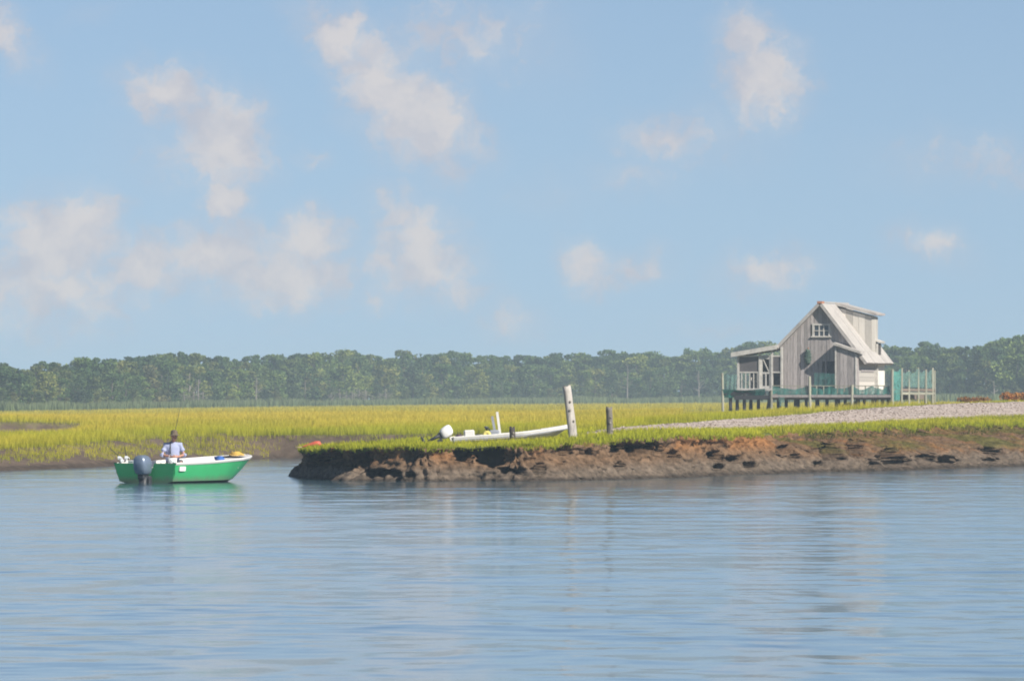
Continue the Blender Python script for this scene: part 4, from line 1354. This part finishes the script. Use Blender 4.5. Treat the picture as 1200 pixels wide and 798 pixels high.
def outboard(parent, loc, rot, s, mats, tilt=0.0, label=None):
    o = empty('outboard_motor', loc, 0)
    o.rotation_euler = (0, tilt, rot)
    o.scale = (s, s, s)
    o.parent = parent
    # local: x forward (towards the boat), z up, origin at the clamp
    cw = MB()
    secs = [(.02, .12, .15), (.05, .17, .20), (.16, .20, .235), (.30, .205, .24), (.42, .19, .225), (.50, .14, .18), (.535, .06, .09)]
    n = 20
    rings = []
    for (z, ry, rx) in secs:
        ring = []
        for k in range(n):
            a = 2 * math.pi * k / n
            ca, sa = math.cos(a), math.sin(a)
            ring.append((-.22 + rx * math.copysign(abs(ca) ** .55, ca) - .12 * z, ry * math.copysign(abs(sa) ** .6, sa), z))
        rings.append(ring)
    V = [p for r_ in rings for p in r_]
    fs = [(i * n + k, i * n + (k + 1) % n, (i + 1) * n + (k + 1) % n, (i + 1) * n + k) for i in range(len(secs) - 1) for k in range(n)]
    fs += [tuple(reversed(range(n))), tuple(range(len(V) - n, len(V)))]
    MB().add(V, fs).build('cowling', mats['cowl'], o, True)
    MB().box(-.475, -.455, -.10, .03, .20, .30).build('cowling_stripe', mats['stripe'], o)
    MB().box(-.36, -.08, -.10, .10, -.10, .03).build('powerhead_tray', mats['dark'], o, bevel=.02)
    MB().tube([(-.24, 0, -.05), (-.25, 0, -.35), (-.24, 0, -.62)], [(.085, .13), (.06, .10), (.05, .09)], 10).build('midsection', mats['dark'], o, True)
    MB().box(-.48, -.10, -.11, .11, -.56, -.54).build('cavitation_plate', mats['dark'], o)
    MB().tube([(-.48, 0, -.74), (-.40, 0, -.74), (-.2, 0, -.74), (-.05, 0, -.74)], [.03, .06, .065, .015], 10).build('gearcase', mats['dark'], o, True)
    MB().add([(-.3, -.012, -.78), (-.14, -.012, -.78), (-.2, -.012, -.95), (-.3, .012, -.78), (-.14, .012, -.78), (-.2, .012, -.95)], [(0, 1, 2), (5, 4, 3), (0, 3, 4, 1), (1, 4, 5, 2), (2, 5, 3, 0)]).build('skeg', mats['dark'], o)
    pr = MB()
    for k in range(3):
        a = k * 2.094
        pr.add([(-.50, .02 * math.cos(a), -.74 + .02 * math.sin(a)), (-.52, .13 * math.cos(a - .35), -.74 + .13 * math.sin(a - .35)), (-.50, .15 * math.cos(a + .1), -.74 + .15 * math.sin(a + .1)), (-.48, .12 * math.cos(a + .5), -.74 + .12 * math.sin(a + .5))], [(0, 1, 2, 3)])
    pr.tube([(-.56, 0, -.74), (-.47, 0, -.74)], [.02, .045], 8)
    pr.build('propeller', mats['dark'], o)
    MB().box(-.12, .02, -.13, .13, -.28, -.02).build('clamp_bracket', mats['dark'], o, bevel=.02)
    return o

M['green'] = paint('green_gelcoat', (.045, .38, .14), .35, .14, 1.2, None, .5)
def stain_waterline(m):
    nt = m.node_tree; b = nt.nodes['Principled BSDF']
    src = b.inputs['Base Color'].links[0].from_socket
    tc = nt.nodes.new('ShaderNodeTexCoord'); sp = nt.nodes.new('ShaderNodeSeparateXYZ')
    nt.links.new(tc.outputs['Object'], sp.inputs[0])
    f = tex(nt, 5.0, 5, .7, stretch=(1, 1, .35))
    ad = nt.nodes.new('ShaderNodeMath'); ad.operation = 'MULTIPLY_ADD'
    nt.links.new(f, ad.inputs[0]); ad.inputs[1].default_value = -.30; nt.links.new(sp.outputs[2], ad.inputs[2])
    mr = nt.nodes.new('ShaderNodeMapRange'); nt.links.new(ad.outputs[0], mr.inputs[0])
    mr.inputs[1].default_value, mr.inputs[2].default_value = -.10, .06
    mr.inputs[3].default_value, mr.inputs[4].default_value = .75, .0
    mx = nt.nodes.new('ShaderNodeMix'); mx.data_type = 'RGBA'
    nt.links.new(mr.outputs[0], mx.inputs[0]); nt.links.new(src, mx.inputs[6]); mx.inputs[7].default_value = (.16, .17, .12, 1)
    nt.links.new(mx.outputs[2], b.inputs['Base Color'])
stain_waterline(M['green'])
M['boot'] = paint('dark_bottom', (.03, .038, .032), .7, .4, 3)
M['boat_white'] = paint('white_gelcoat', (.72, .70, .68), .45, .1, 2)
M['skiff_white'] = paint('old_white_gelcoat', (.70, .69, .66), .55, .22, 2.5)
M['cowl'] = paint('steel_blue_cowling', (.19, .24, .32), .3, .15, 3, None, .7, 0, .35)
M['cowl_white'] = paint('white_cowling', (.80, .80, .80), .35, .1, 3)
M['dark'] = paint('black_casting', (.035, .038, .045), .5, .3, 6)
M['stripe'] = paint('silver_decal', (.65, .68, .72), .3, .1, 6)
M['blue'] = paint('blue_cloth', (.045, .13, .42), .9, .3, 8)
M['yellow'] = paint('yellow_rope', (.55, .36, .08), .85, .25, 12)
M['red'] = paint('red_plastic', (.55, .11, .065), .5, .2, 5)
M['plastic'] = paint('white_plastic', (.78, .79, .78), .45, .1, 4)

def green_boat():
    B = empty('green_skiff', (-9.73, 204.5, 0), R(60))
    tag(B, 'green open fishing skiff with white gunwale and outboard, carrying one man', 'boat')
    L = 5.5
    tbl = [  # t, sheer hb, chine hb, sheer z, chine z, keel z, sheer x, chine x, keel x
        (0, .96, .84, .555, .045, -.16, -.10, .0, .0), (.15, .99, .87, .565, .05, -.17, .75, .78, .75), (.35, .98, .86, .60, .055, -.17, 1.9, 1.80, 1.75),
        (.55, .94, .80, .655, .06, -.15, 3.0, 2.75, 2.65), (.70, .85, .66, .70, .065, -.12, 3.85, 3.45, 3.3), (.82, .68, .46, .745, .08, -.09, 4.5, 3.95, 3.8),
        (.92, .43, .24, .785, .10, -.05, 5.05, 4.35, 4.2), (.98, .20, .10, .81, .13, .0, 5.38, 4.62, 4.5), (1, .05, .03, .82, .16, .06, 5.5, 4.74, 4.68)]
    tbl = [(t_, a_, b_, (.545 + (c_ - .555) * .70), d_, e_, f_ * .905, g_ * .905, h_ * .905) for (t_, a_, b_, c_, d_, e_, f_, g_, h_) in tbl]
    L *= .905
    hull(B, tbl, L, {'hull': M['green'], 'bottom': M['boot'], 'rail': M['boat_white'], 'liner': M['boat_white']}, strake=.065, foredeck=.84)
    m = outboard(B, (-.16, -.14, .21), 0, 1.0, {'cowl': M['cowl'], 'dark': M['dark'], 'stripe': M['stripe']})
    MB().box(.02, .42, -.36, .36, .34, .42).build('splash_well', M['boat_white'], B, bevel=.02)
    MB().box(1.35, 1.85, -.30, .60, .16, .43).build('seat_box', M['boat_white'], B, bevel=.03)
    MB().box(3.0, 3.35, -.80, .80, .36, .44).build('thwart', M['boat_white'], B, bevel=.02)
    MB().add([(4.17, -.56, .64), (4.17, .56, .64), (4.02, .14, .24), (4.02, -.14, .24), (4.20, -.56, .64), (4.20, .56, .64), (4.05, .14, .24), (4.05, -.14, .24)], [(0, 1, 2, 3), (7, 6, 5, 4), (0, 4, 5, 1), (1, 5, 6, 2), (2, 6, 7, 3), (3, 7, 4, 0)]).build('bulkhead', M['boat_white'], B)
    MB().box(.55, .95, -.93, -.55, .20, .52).build('locker', M['boat_white'], B, bevel=.03)
    # white registration plate low on the starboard quarter
    MB().add([(.10, -.985, .32), (.38, -.99, .32), (.38, -1.0, .44), (.10, -.995, .44), (.10, -.955, .32), (.38, -.96, .32), (.38, -.97, .44), (.10, -.965, .44)], [(0, 1, 2, 3), (7, 6, 5, 4), (0, 4, 5, 1), (1, 5, 6, 2), (2, 6, 7, 3), (3, 7, 4, 0)]).build('registration_plate', M['plastic'], B)
    for y in (-.8, .8):
        MB().beam((-.05, y, .60), (.12, y, .60), .03, .03).tube([(-.0, y, .55), (-.0, y, .60)], .02, 6).tube([(.08, y, .55), (.08, y, .60)], .02, 6).build('cleat', M['stripe'], B)
    for (x, y) in ((.25, .93), (.5, .94)):
        MB().tube([(x, y, .42), (x - .05, y, .66)], .035, 8).build('rod_holder', M['plastic'], B)
    MB().tube([(4.72, 0, .725), (4.78, 0, .75), (4.84, 0, .728)], .015, 6).build('bow_eye', M['stripe'], B)
    mw = Matrix.Translation(B.location) @ Euler((0, 0, R(60))).to_matrix().to_4x4()
    # rods
    def rod(name_label, p0, p1, bend, reel=True):
        a, b = mw @ Vector(p0), mw @ Vector(p1)
        o = empty('fishing_rod', a)
        tag(o, name_label, 'fishing rod', 'rods in the green skiff')
        d = b - a
        pts = [d * t + Vector((bend * t * t, 0, 0)) for t in (0, .2, .4, .6, .8, 1)]
        MB().tube(pts, [.014, .012, .010, .008, .006, .004], 6).build('blank', M['dark'], o, True)
        MB().tube([d * -.02, d * .12], .02, 8).build('handle', M['cork'], o)
        if reel:
            q = d * .16
            MB().tube([q + Vector((-.04, -.06, -.02)), q + Vector((.04, -.06, -.02))], .05, 10).build('reel', M['stripe'], o)
            MB().beam(q + Vector((.04, -.06, 0)), q + Vector((.09, -.10, -.04)), .02, .02).build('reel_handle', M['plastic'], o)
    rod('short spinning rod leaning left at the stern corner of the green skiff', (.22, .93, .62), (-.35, 1.0, 1.0), -.02)
    rod('second spinning rod in the port stern corner, nearer the motor', (.48, .94, .62), (.1, .75, 1.02), -.02)
    rod('tall thin fishing rod standing upright behind the seated man', (1.95, .55, .45), (2.05, .30, 2.0), .05)
    # loose gear
    def gear(name, label, cat, p, build):
        o = empty(name, mw @ Vector(p), R(60))
        tag(o, label, cat)
        build(o)
    def bucket(o):
        MB().tube([(0, 0, 0), (0, 0, .24)], [.10, .125], 14).build('pail', M['plastic'], o, True)
        MB().tube([(0, -.125, .22), (0, -.09, .33), (0, 0, .36), (0, .09, .33), (0, .125, .22)], .008, 5).build('bail_handle', M['stripe'], o)
    gear('bucket', 'small white bucket beside the seated man, at his left knee', 'bucket', (.78, -.32, .42), bucket)
    def blob(mat, sx, sy, sz, seed):
        def f(o):
            r = random.Random(seed); b = MB()
            for k in range(7): b.ball((r.uniform(-sx, sx) * .5, r.uniform(-sy, sy) * .5, r.uniform(.2, .7) * sz), (sx * r.uniform(.35, .6), sy * r.uniform(.35, .6), sz * r.uniform(.35, .5)), 10, 7)
            remeshed(b, 'cloth', M[mat], o, .018, 3)
        return f
    gear('rain_jacket', 'crumpled blue jacket lying on the starboard gunwale amidships', 'jacket', (2.38, -.74, .555), blob('blue', .15, .20, .15, 4))
    def coil(o):
        b = MB(); r = random.Random(6)
        for k in range(4):
            ra, h, off = .19 - .03 * k, .01 + .022 * k, r.uniform(-.05, .05)
            pts = [(ra * 1.25 * math.cos(t * .5236) + off, ra * math.sin(t * .5236), h + .02 * math.sin(t * 1.7)) for t in range(13)]
            b.tube(pts, .022, 6)
        b.tube([(.12, 0, .10), (.25, .05, .06), (.38, .02, .02)], .022, 6)
        b.build('coil', M['yellow'], o, True)
    gear('anchor_rope', 'coiled yellow rope on the foredeck of the green skiff', 'rope', (4.45, -.03, .705), coil)
    def tackle(o):
        MB().box(-.16, .16, -.1, .1, 0, .14).build('tray', M['plastic'], o, bevel=.02)
        MB().box(-.165, .165, -.105, .105, .142, .18).build('lid', M['plastic'], o, bevel=.015)
        MB().beam((-.06, 0, .2), (.06, 0, .2), .02, .03).build('handle', M['dark'], o)
    gear('tackle_box', 'white tackle box at the stern beside the motor', 'box', (.18, .52, .42), tackle)
    # the man
    p = empty('person', mw @ Vector((1.6, .2, 0)), R(12))
    tag(p, 'man in light blue shirt and brown hat seated in the green skiff', 'person')
    sk = MB()
    HD = Vector((.02, -.14, 1.24))
    sk.ball(HD, (.078, .098, .118), 16, 12)
    sk.ball(HD + Vector((0, -.025, -.06)), (.062, .078, .07), 12, 9)
    sk.tube([HD + Vector((0, -.095, .02)), HD + Vector((0, -.118, -.025))], [.012, .017], 6)      # nose
    for s in (-1, 1): sk.ball(HD + Vector((s * .08, .01, -.005)), (.014, .024, .034), 8, 6)
    sk.tube([HD + Vector((0, .02, -.08)), Vector((0, -.05, 1.09)), Vector((0, -.02, .98))], [.056, .058, .08], 10)
    sk.tube([(0, 0, .5), (0, 0, .7), (0, -.02, .95), (0, -.03, 1.04)], [(.15, .10), (.14, .10), (.17, .10), (.10, .07)], 14)
    for s in (-1, 1):
        sh_, el_ = Vector((s * .20, -.03, 1.00)), Vector((s * .295, -.10, .74))
        wr = Vector((s * .10, -.36, .69)); hd = Vector((s * .055, -.42, .69))
        sk.tube([Vector((s * .1, -.02, 1.0)), sh_, el_, wr, hd], [.055, .055, .045, .030, .034], 10)
        sk.ball(hd, (.040, .045, .026), 10, 8)
        for f in range(4):
            base = hd + Vector((-s * (.012), -.028 + .0 * f, .022 - .016 * f)); L1 = (.036, .042, .038, .03)[f]
            k1 = base + Vector((-s * L1, -.018, .004)); k2 = k1 + Vector((-s * .008, .026, -.006)); 
            sk.tube([base, k1, k2], [.0105, .0095, .008], 6)
        th0 = hd + Vector((s * .008, -.01, .024)); th1 = th0 + Vector((-s * .03, -.022, .022)); th2 = th1 + Vector((-s * .022, .004, .004))
        sk.tube([th0, th1, th2], [.013, .011, .008], 6)
        hip, kn, an = Vector((s * .10, 0, .50)), Vector((s * .15, -.43, .54)), Vector((s * .15, -.46, .20))
        sk.tube([hip, kn, an], [.075, .055, .038], 10)
        sk.tube([an, an + Vector((0, -.03, -.02)), an + Vector((0, -.2, -.03))], [.04, .045, .035], 8)
    remeshed(sk, 'body', M['skin'], p, .011, 2)
    st = MB()
    st.tube([(0, .0, .47), (0, .01, .60), (0, 0, .78), (0, -.02, .95), (0, -.035, 1.035), (0, -.05, 1.085)], [(.185, .135), (.19, .145), (.195, .145), (.205, .13), (.15, .10), (.07, .07)], 18)
    for s in (-1, 1):
        st.tube([Vector((s * .10, -.02, 1.0)), Vector((s * .205, -.03, 1.00)), Vector((s * .26, -.07, .86)), Vector((s * .305, -.105, .735)), Vector((s * .275, -.165, .715))], [.08, .085, .075, .07, .062], 12)
    st.tube([(-.07, -.085, 1.075), (0, -.12, 1.05), (.07, -.085, 1.075)], .02, 6)
    remeshed(st, 'shirt', M['shirt'], p, .014, 3)
    tr = MB()
    tr.tube([(0, .02, .44), (0, 0, .56)], [(.18, .15), (.17, .13)], 14)
    for s in (-1, 1):
        tr.tube([Vector((s * .09, .02, .50)), Vector((s * .15, -.43, .545)), Vector((s * .15, -.455, .26))], [.105, .082, .07], 12)
    remeshed(tr, 'trousers', M['trouser'], p, .016, 2)
    ht = MB()
    hc = HD + Vector((0, .0, .055)); n = 22
    prof = [(.19, -.034, .205), (.10, -.005, .115), (.092, .03, .108), (.085, .085, .098), (.05, .112, .06), (.0, .118, .0)]
    rings = []
    for (rx, z, ry) in prof:
        rings.append([hc + Vector((rx * math.cos(6.2832 * k / n), ry * math.sin(6.2832 * k / n) - (.03 if z < 0 else 0), z - .012 * abs(math.cos(6.2832 * k / n)) * (z < 0))) for k in range(n)])
    V = [q for r_ in rings for q in r_]
    ht.add(V, [(i * n + k, i * n + (k + 1) % n, (i + 1) * n + (k + 1) % n, (i + 1) * n + k) for i in range(len(prof) - 1) for k in range(n)])
    h_ = ht.build('hat', M['hat'], p, True)
    MB().tube([hc + Vector((.0935 * 1.06 * math.cos(6.2832 * k / 20), .110 * 1.04 * math.sin(6.2832 * k / 20), .008)) for k in range(21)], .008, 5).build('hat_band', M['dark'], h_)
    gl = MB()
    for s in (-1, 1): gl.ball(HD + Vector((s * .034, -.088, .022)), (.028, .014, .020), 10, 7)
    gl.tube([HD + Vector((-.075, -.04, .025)), HD + Vector((-.03, -.098, .026)), HD + Vector((.03, -.098, .026)), HD + Vector((.075, -.04, .025))], .006, 5)
    gl.build('sunglasses', M['dark'], p, True)
    MB().tube([HD + Vector((-.026, -.095, -.058)), HD + Vector((0, -.106, -.055)), HD + Vector((.026, -.095, -.058))], .006, 5).build('mouth', M['lip'], p)
    hr = MB().ball(HD + Vector((0, .03, .005)), (.083, .085, .085), 12, 9); hr.build('hair', M['hair'], p, True)
    MB().tube([(-.08, -.148, .72), (-.085, -.168, .90), (-.07, -.11, 1.07)], .012, 6).build('strap', M['dark'], p)
M['skin'] = paint('sunburnt_skin', (.50, .25, .17), .6, .12, 8)
M['lip'] = paint('lip', (.34, .13, .10), .6, .1, 8)
M['shirt'] = paint('light_blue_shirt', (.36, .40, .58), .9, .14, 9)
M['trouser'] = paint('grey_trousers', (.12, .13, .15), .9, .2, 9)
M['hat'] = paint('brown_camouflage_hat', (.135, .105, .07), .95, .5, 14)
M['hair'] = paint('grey_hair', (.22, .20, .19), .9, .3, 20)
M['cork'] = paint('cork', (.45, .33, .22), .9, .3, 20)
green_boat()

def white_skiff():
    D = 222.0
    s = F / D                                       # pixels per metre there
    x0 = (532 - 600) / F * D
    zb = .88
    B = empty('white_skiff', (x0, D, zb), R(4))
    B.rotation_euler = (0, R(-3.0), R(4))
    tag(B, 'white skiff hauled up on the grass behind the mud bank', 'boat')
    L = 3.45
    tbl = [(0, .66, .56, .27, .03, -.06, -.05, 0, 0), (.3, .70, .60, .28, .03, -.07, 1.0, 1.0, 1.0), (.6, .64, .52, .31, .05, -.06, 2.05, 2.0, 1.9), (.8, .44, .32, .37, .10, .0, 2.75, 2.6, 2.5), (.93, .18, .10, .42, .22, .12, 3.22, 3.0, 2.95), (1, .02, .01, .45, .38, .35, 3.45, 3.36, 3.33)]
    hull(B, tbl, L, {'hull': M['skiff_white'], 'bottom': M['skiff_white'], 'rail': M['skiff_white'], 'liner': M['skiff_white']}, strake=.09, floor_z=.06, n=20, foredeck=.72)
    for sgn in (-1, 1):
        st = interp_stations(tbl, 16)
        MB().tube([(q[5], sgn * (q[0] + .045), q[2] - .10) for q in st], .018, 6).build('rub_rail', M['grey'], B)
    outboard(B, (-.30, 0, .18), 0, .70, {'cowl': M['cowl_white'], 'dark': M['dark'], 'stripe': M['grey']}, tilt=R(66))
    MB().box(.30, .60, -.25, .05, .06, .44).build('seat_box', M['skiff_white'], B, bevel=.03)
    MB().box(1.02, 1.32, -.26, .26, .06, .40).build('console', M['grey'], B, bevel=.04)
    MB().beam((1.05, 0, .40), (.98, 0, .50), .45, .03).build('windscreen', M['glass'], B)
    MB().tube([(.98, -.1, .40), (.92, -.1, .52)], .03, 8).build('steering_wheel', M['dark'], B)
    MB().beam((1.36, -.10, .08), (1.29, -.12, .92), .07, .05, (0, 1, 0)).build('leaning_board', M['skiff_white'], B)
    MB().beam((1.25, .16, .08), (1.16, .16, .80), .07, .05, (0, 1, 0)).build('leaning_board', M['grey'], B)
    mw = Matrix.Translation(B.location) @ B.rotation_euler.to_matrix().to_4x4()
    o = empty('fuel_can', mw @ Vector((.12, -.42, .12)), .2)
    tag(o, 'dark purple round fuel can at the stern of the white skiff', 'fuel can')
    MB().tube([(0, 0, 0), (0, 0, .05), (0, 0, .17), (0, 0, .21)], [.09, .10, .10, .05], 12).build('tank', M['purple'], o, True)
    MB().tube([(-.05, 0, .2), (-.04, 0, .26), (.04, 0, .26), (.05, 0, .2)], .012, 6).build('handle', M['dark'], o)
    o = empty('life_vest', mw @ Vector((.93, -.55, .14)), .1)
    tag(o, 'faded yellow life vest on the side of the white skiff', 'life vest')
    b = MB()
    for (dx, dz, rx, rz) in ((-.07, .1, .06, .12), (.07, .1, .06, .12), (0, .21, .10, .05), (0, .02, .12, .04)): b.ball((dx, 0, dz), (rx, .05, rz), 10, 8)
    remeshed(b, 'foam', M['vest'], o, .018, 2)
    MB().box(-.12, .12, -.057, -.045, .08, .11).build('buckle_strap', M['dark'], o)
M['grey'] = paint('grey_fibreglass', (.28, .30, .34), .6, .2, 5)
M['purple'] = paint('dark_purple_plastic', (.07, .035, .06), .5, .2, 5)
M['vest'] = paint('faded_yellow', (.62, .55, .16), .9, .15, 8)
white_skiff()

# ------------------------------------------------------------------ posts and small things on the bank
def gz_at(x, y):
    return float(land_z(np.array([x]), np.array([y]))[0][0])
def weathered_post(label, px, D, top_px, top_py, r, mat, seed, split=0):
    x = (px - 600) / F * D
    zb = gz_at(x, D) - .3
    t = px2(top_px, top_py, D)
    r_ = random.Random(seed)
    base = Vector((x, D, zb))
    o = empty('mooring_post', base)
    tag(o, label, 'post', 'old posts on the bank')
    d = t - base
    n, m = 14, 12
    rings = []
    for i in range(m):
        f = i / (m - 1)
        ring = []
        for k in range(n):
            a = 2 * math.pi * k / n
            rad = r * (1.05 - .1 * f + .07 * math.sin(a * 3 + seed) + .05 * math.sin(a * 5 + f * 4) + r_.uniform(-.03, .03))
            q = base + d * f + Vector((math.cos(a) * rad, math.sin(a) * rad, 0))
            if i == m - 1: q.z += r_.uniform(-.05, .03) - split * (math.cos(a) > .1) * (math.cos(a) < .6)
            ring.append(q - base)
        rings.append(ring)
    V = [q for r2 in rings for q in r2] + [d + Vector((0, 0, -.03))]
    fs = [(i * n + k, i * n + (k + 1) % n, (i + 1) * n + (k + 1) % n, (i + 1) * n + k) for i in range(m - 1) for k in range(n)]
    fs += [(len(V) - 1, (m - 1) * n + k, (m - 1) * n + (k + 1) % n) for k in range(n)]
    MB().add(V, fs).build('shaft', M[mat], o, True)
    for (f, a) in ((.62, -1.5), (.45, -.9), (.75, -1.2)):
        q = d * f + Vector((math.cos(a) * r * 1.0, math.sin(a) * r * 1.0, 0))
        MB().ball(q, (.035, .03, .04), 8, 6).build('knot', M['post_dark'], o)
    return o
weathered_post('tall bleached post leaning left beside the bow of the white skiff', 673, 219.5, 664, 452, .12, 'post', 2)
weathered_post('short grey split post right of the tall leaning post', 715.5, 220.5, 714, 477, .095, 'post_dark', 5, .07)
o = weathered_post('low dark stump in front of the white skiff', 601, 220.6, 600, 500.5, .075, 'stump', 8) if False else None
M['stump'] = paint('dark_stump', (.07, .06, .055), .95, .4, 6)
weathered_post('low dark stump in front of the white skiff', 601, 220.6, 600, 500.5, .085, 'stump', 8)

def buoy():
    D = 218.6
    p = px2(368, 523, D)
    zz = gz_at(p.x, D)
    o = empty('float_buoy', (p.x, D, max(zz + .05, p.z - .05)), 0)
    tag(o, 'small red float buoy lying on the left tip of the grassy bank', 'buoy')
    b = MB()
    b.tube([(-.36, 0, .03), (-.28, 0, .05), (-.12, 0, .09), (.05, 0, .12), (.14, 0, .12), (.20, 0, .08)], [.012, .022, .05, .085, .085, .04], 12)
    b.build('float', M['red'], o, True)
    MB().tube([(-.34, 0, .03), (-.44, -.02, .02), (-.52, .03, .02)], .018, 6).build('rope_end', M['cork'], o)
buoy()

def red_shrub(px, D, w, h, label, seed):
    x = (px - 600) / F * D
    z = gz_at(x, D)
    r = random.Random(seed)
    o = empty('dry_shrub', (x, D, z - .02))
    tag(o, label, 'shrub', 'reddish shrubs on the shell bank')
    cs = [(r.uniform(-w, w) / 2, r.uniform(-.4, .4), r.uniform(.15, h)) for k in range(26)]
    me = leaf_mesh('foliage', cs, [(.22, .22, .16)] * 26, 26, .10, (.42, .14, .05), (.50, .26, .09), seed)
    link_mesh('foliage', me, None, o)
    b = MB()
    for k in range(7): b.tube([(0 + r.uniform(-.3, .3) * w, 0, 0), (r.uniform(-.5, .5) * w, r.uniform(-.2, .2), h * .8)], [.02, .008], 5)
    b.build('stems', M['bark'], o)
red_shrub(1143, 372, 1.5, .22, 'low reddish shrub just beyond the shell path, the left one', 1)
red_shrub(1184, 370, .75, .38, 'rounder orange-red shrub on the shell bank near the right edge', 2)
red_shrub(1203, 371, .6, .34, 'orange-red shrub cut by the right edge of the picture', 3)

# ------------------------------------------------------------------ haze
def haze():
    o = MB().box(-432, 432, -150, 2320, -2.7, 15.5).build('haze', None)
    m = bpy.data.materials.new('summer_haze'); m.use_nodes = True
    nt = m.node_tree
    for n in list(nt.nodes):
        if n.type != 'OUTPUT_MATERIAL': nt.nodes.remove(n)
    v = nt.nodes.new('ShaderNodeVolumePrincipled')
    v.inputs['Color'].default_value = (.68, .86, 1.0, 1)
    v.inputs['Density'].default_value = HAZE
    v.inputs['Anisotropy'].default_value = 0.0
    nt.links.new(v.outputs[0], nt.nodes['Material Output'].inputs['Volume'])
    o.data.materials.append(m)
    tag(o, kind='stuff')
HAZE = .00028
haze()
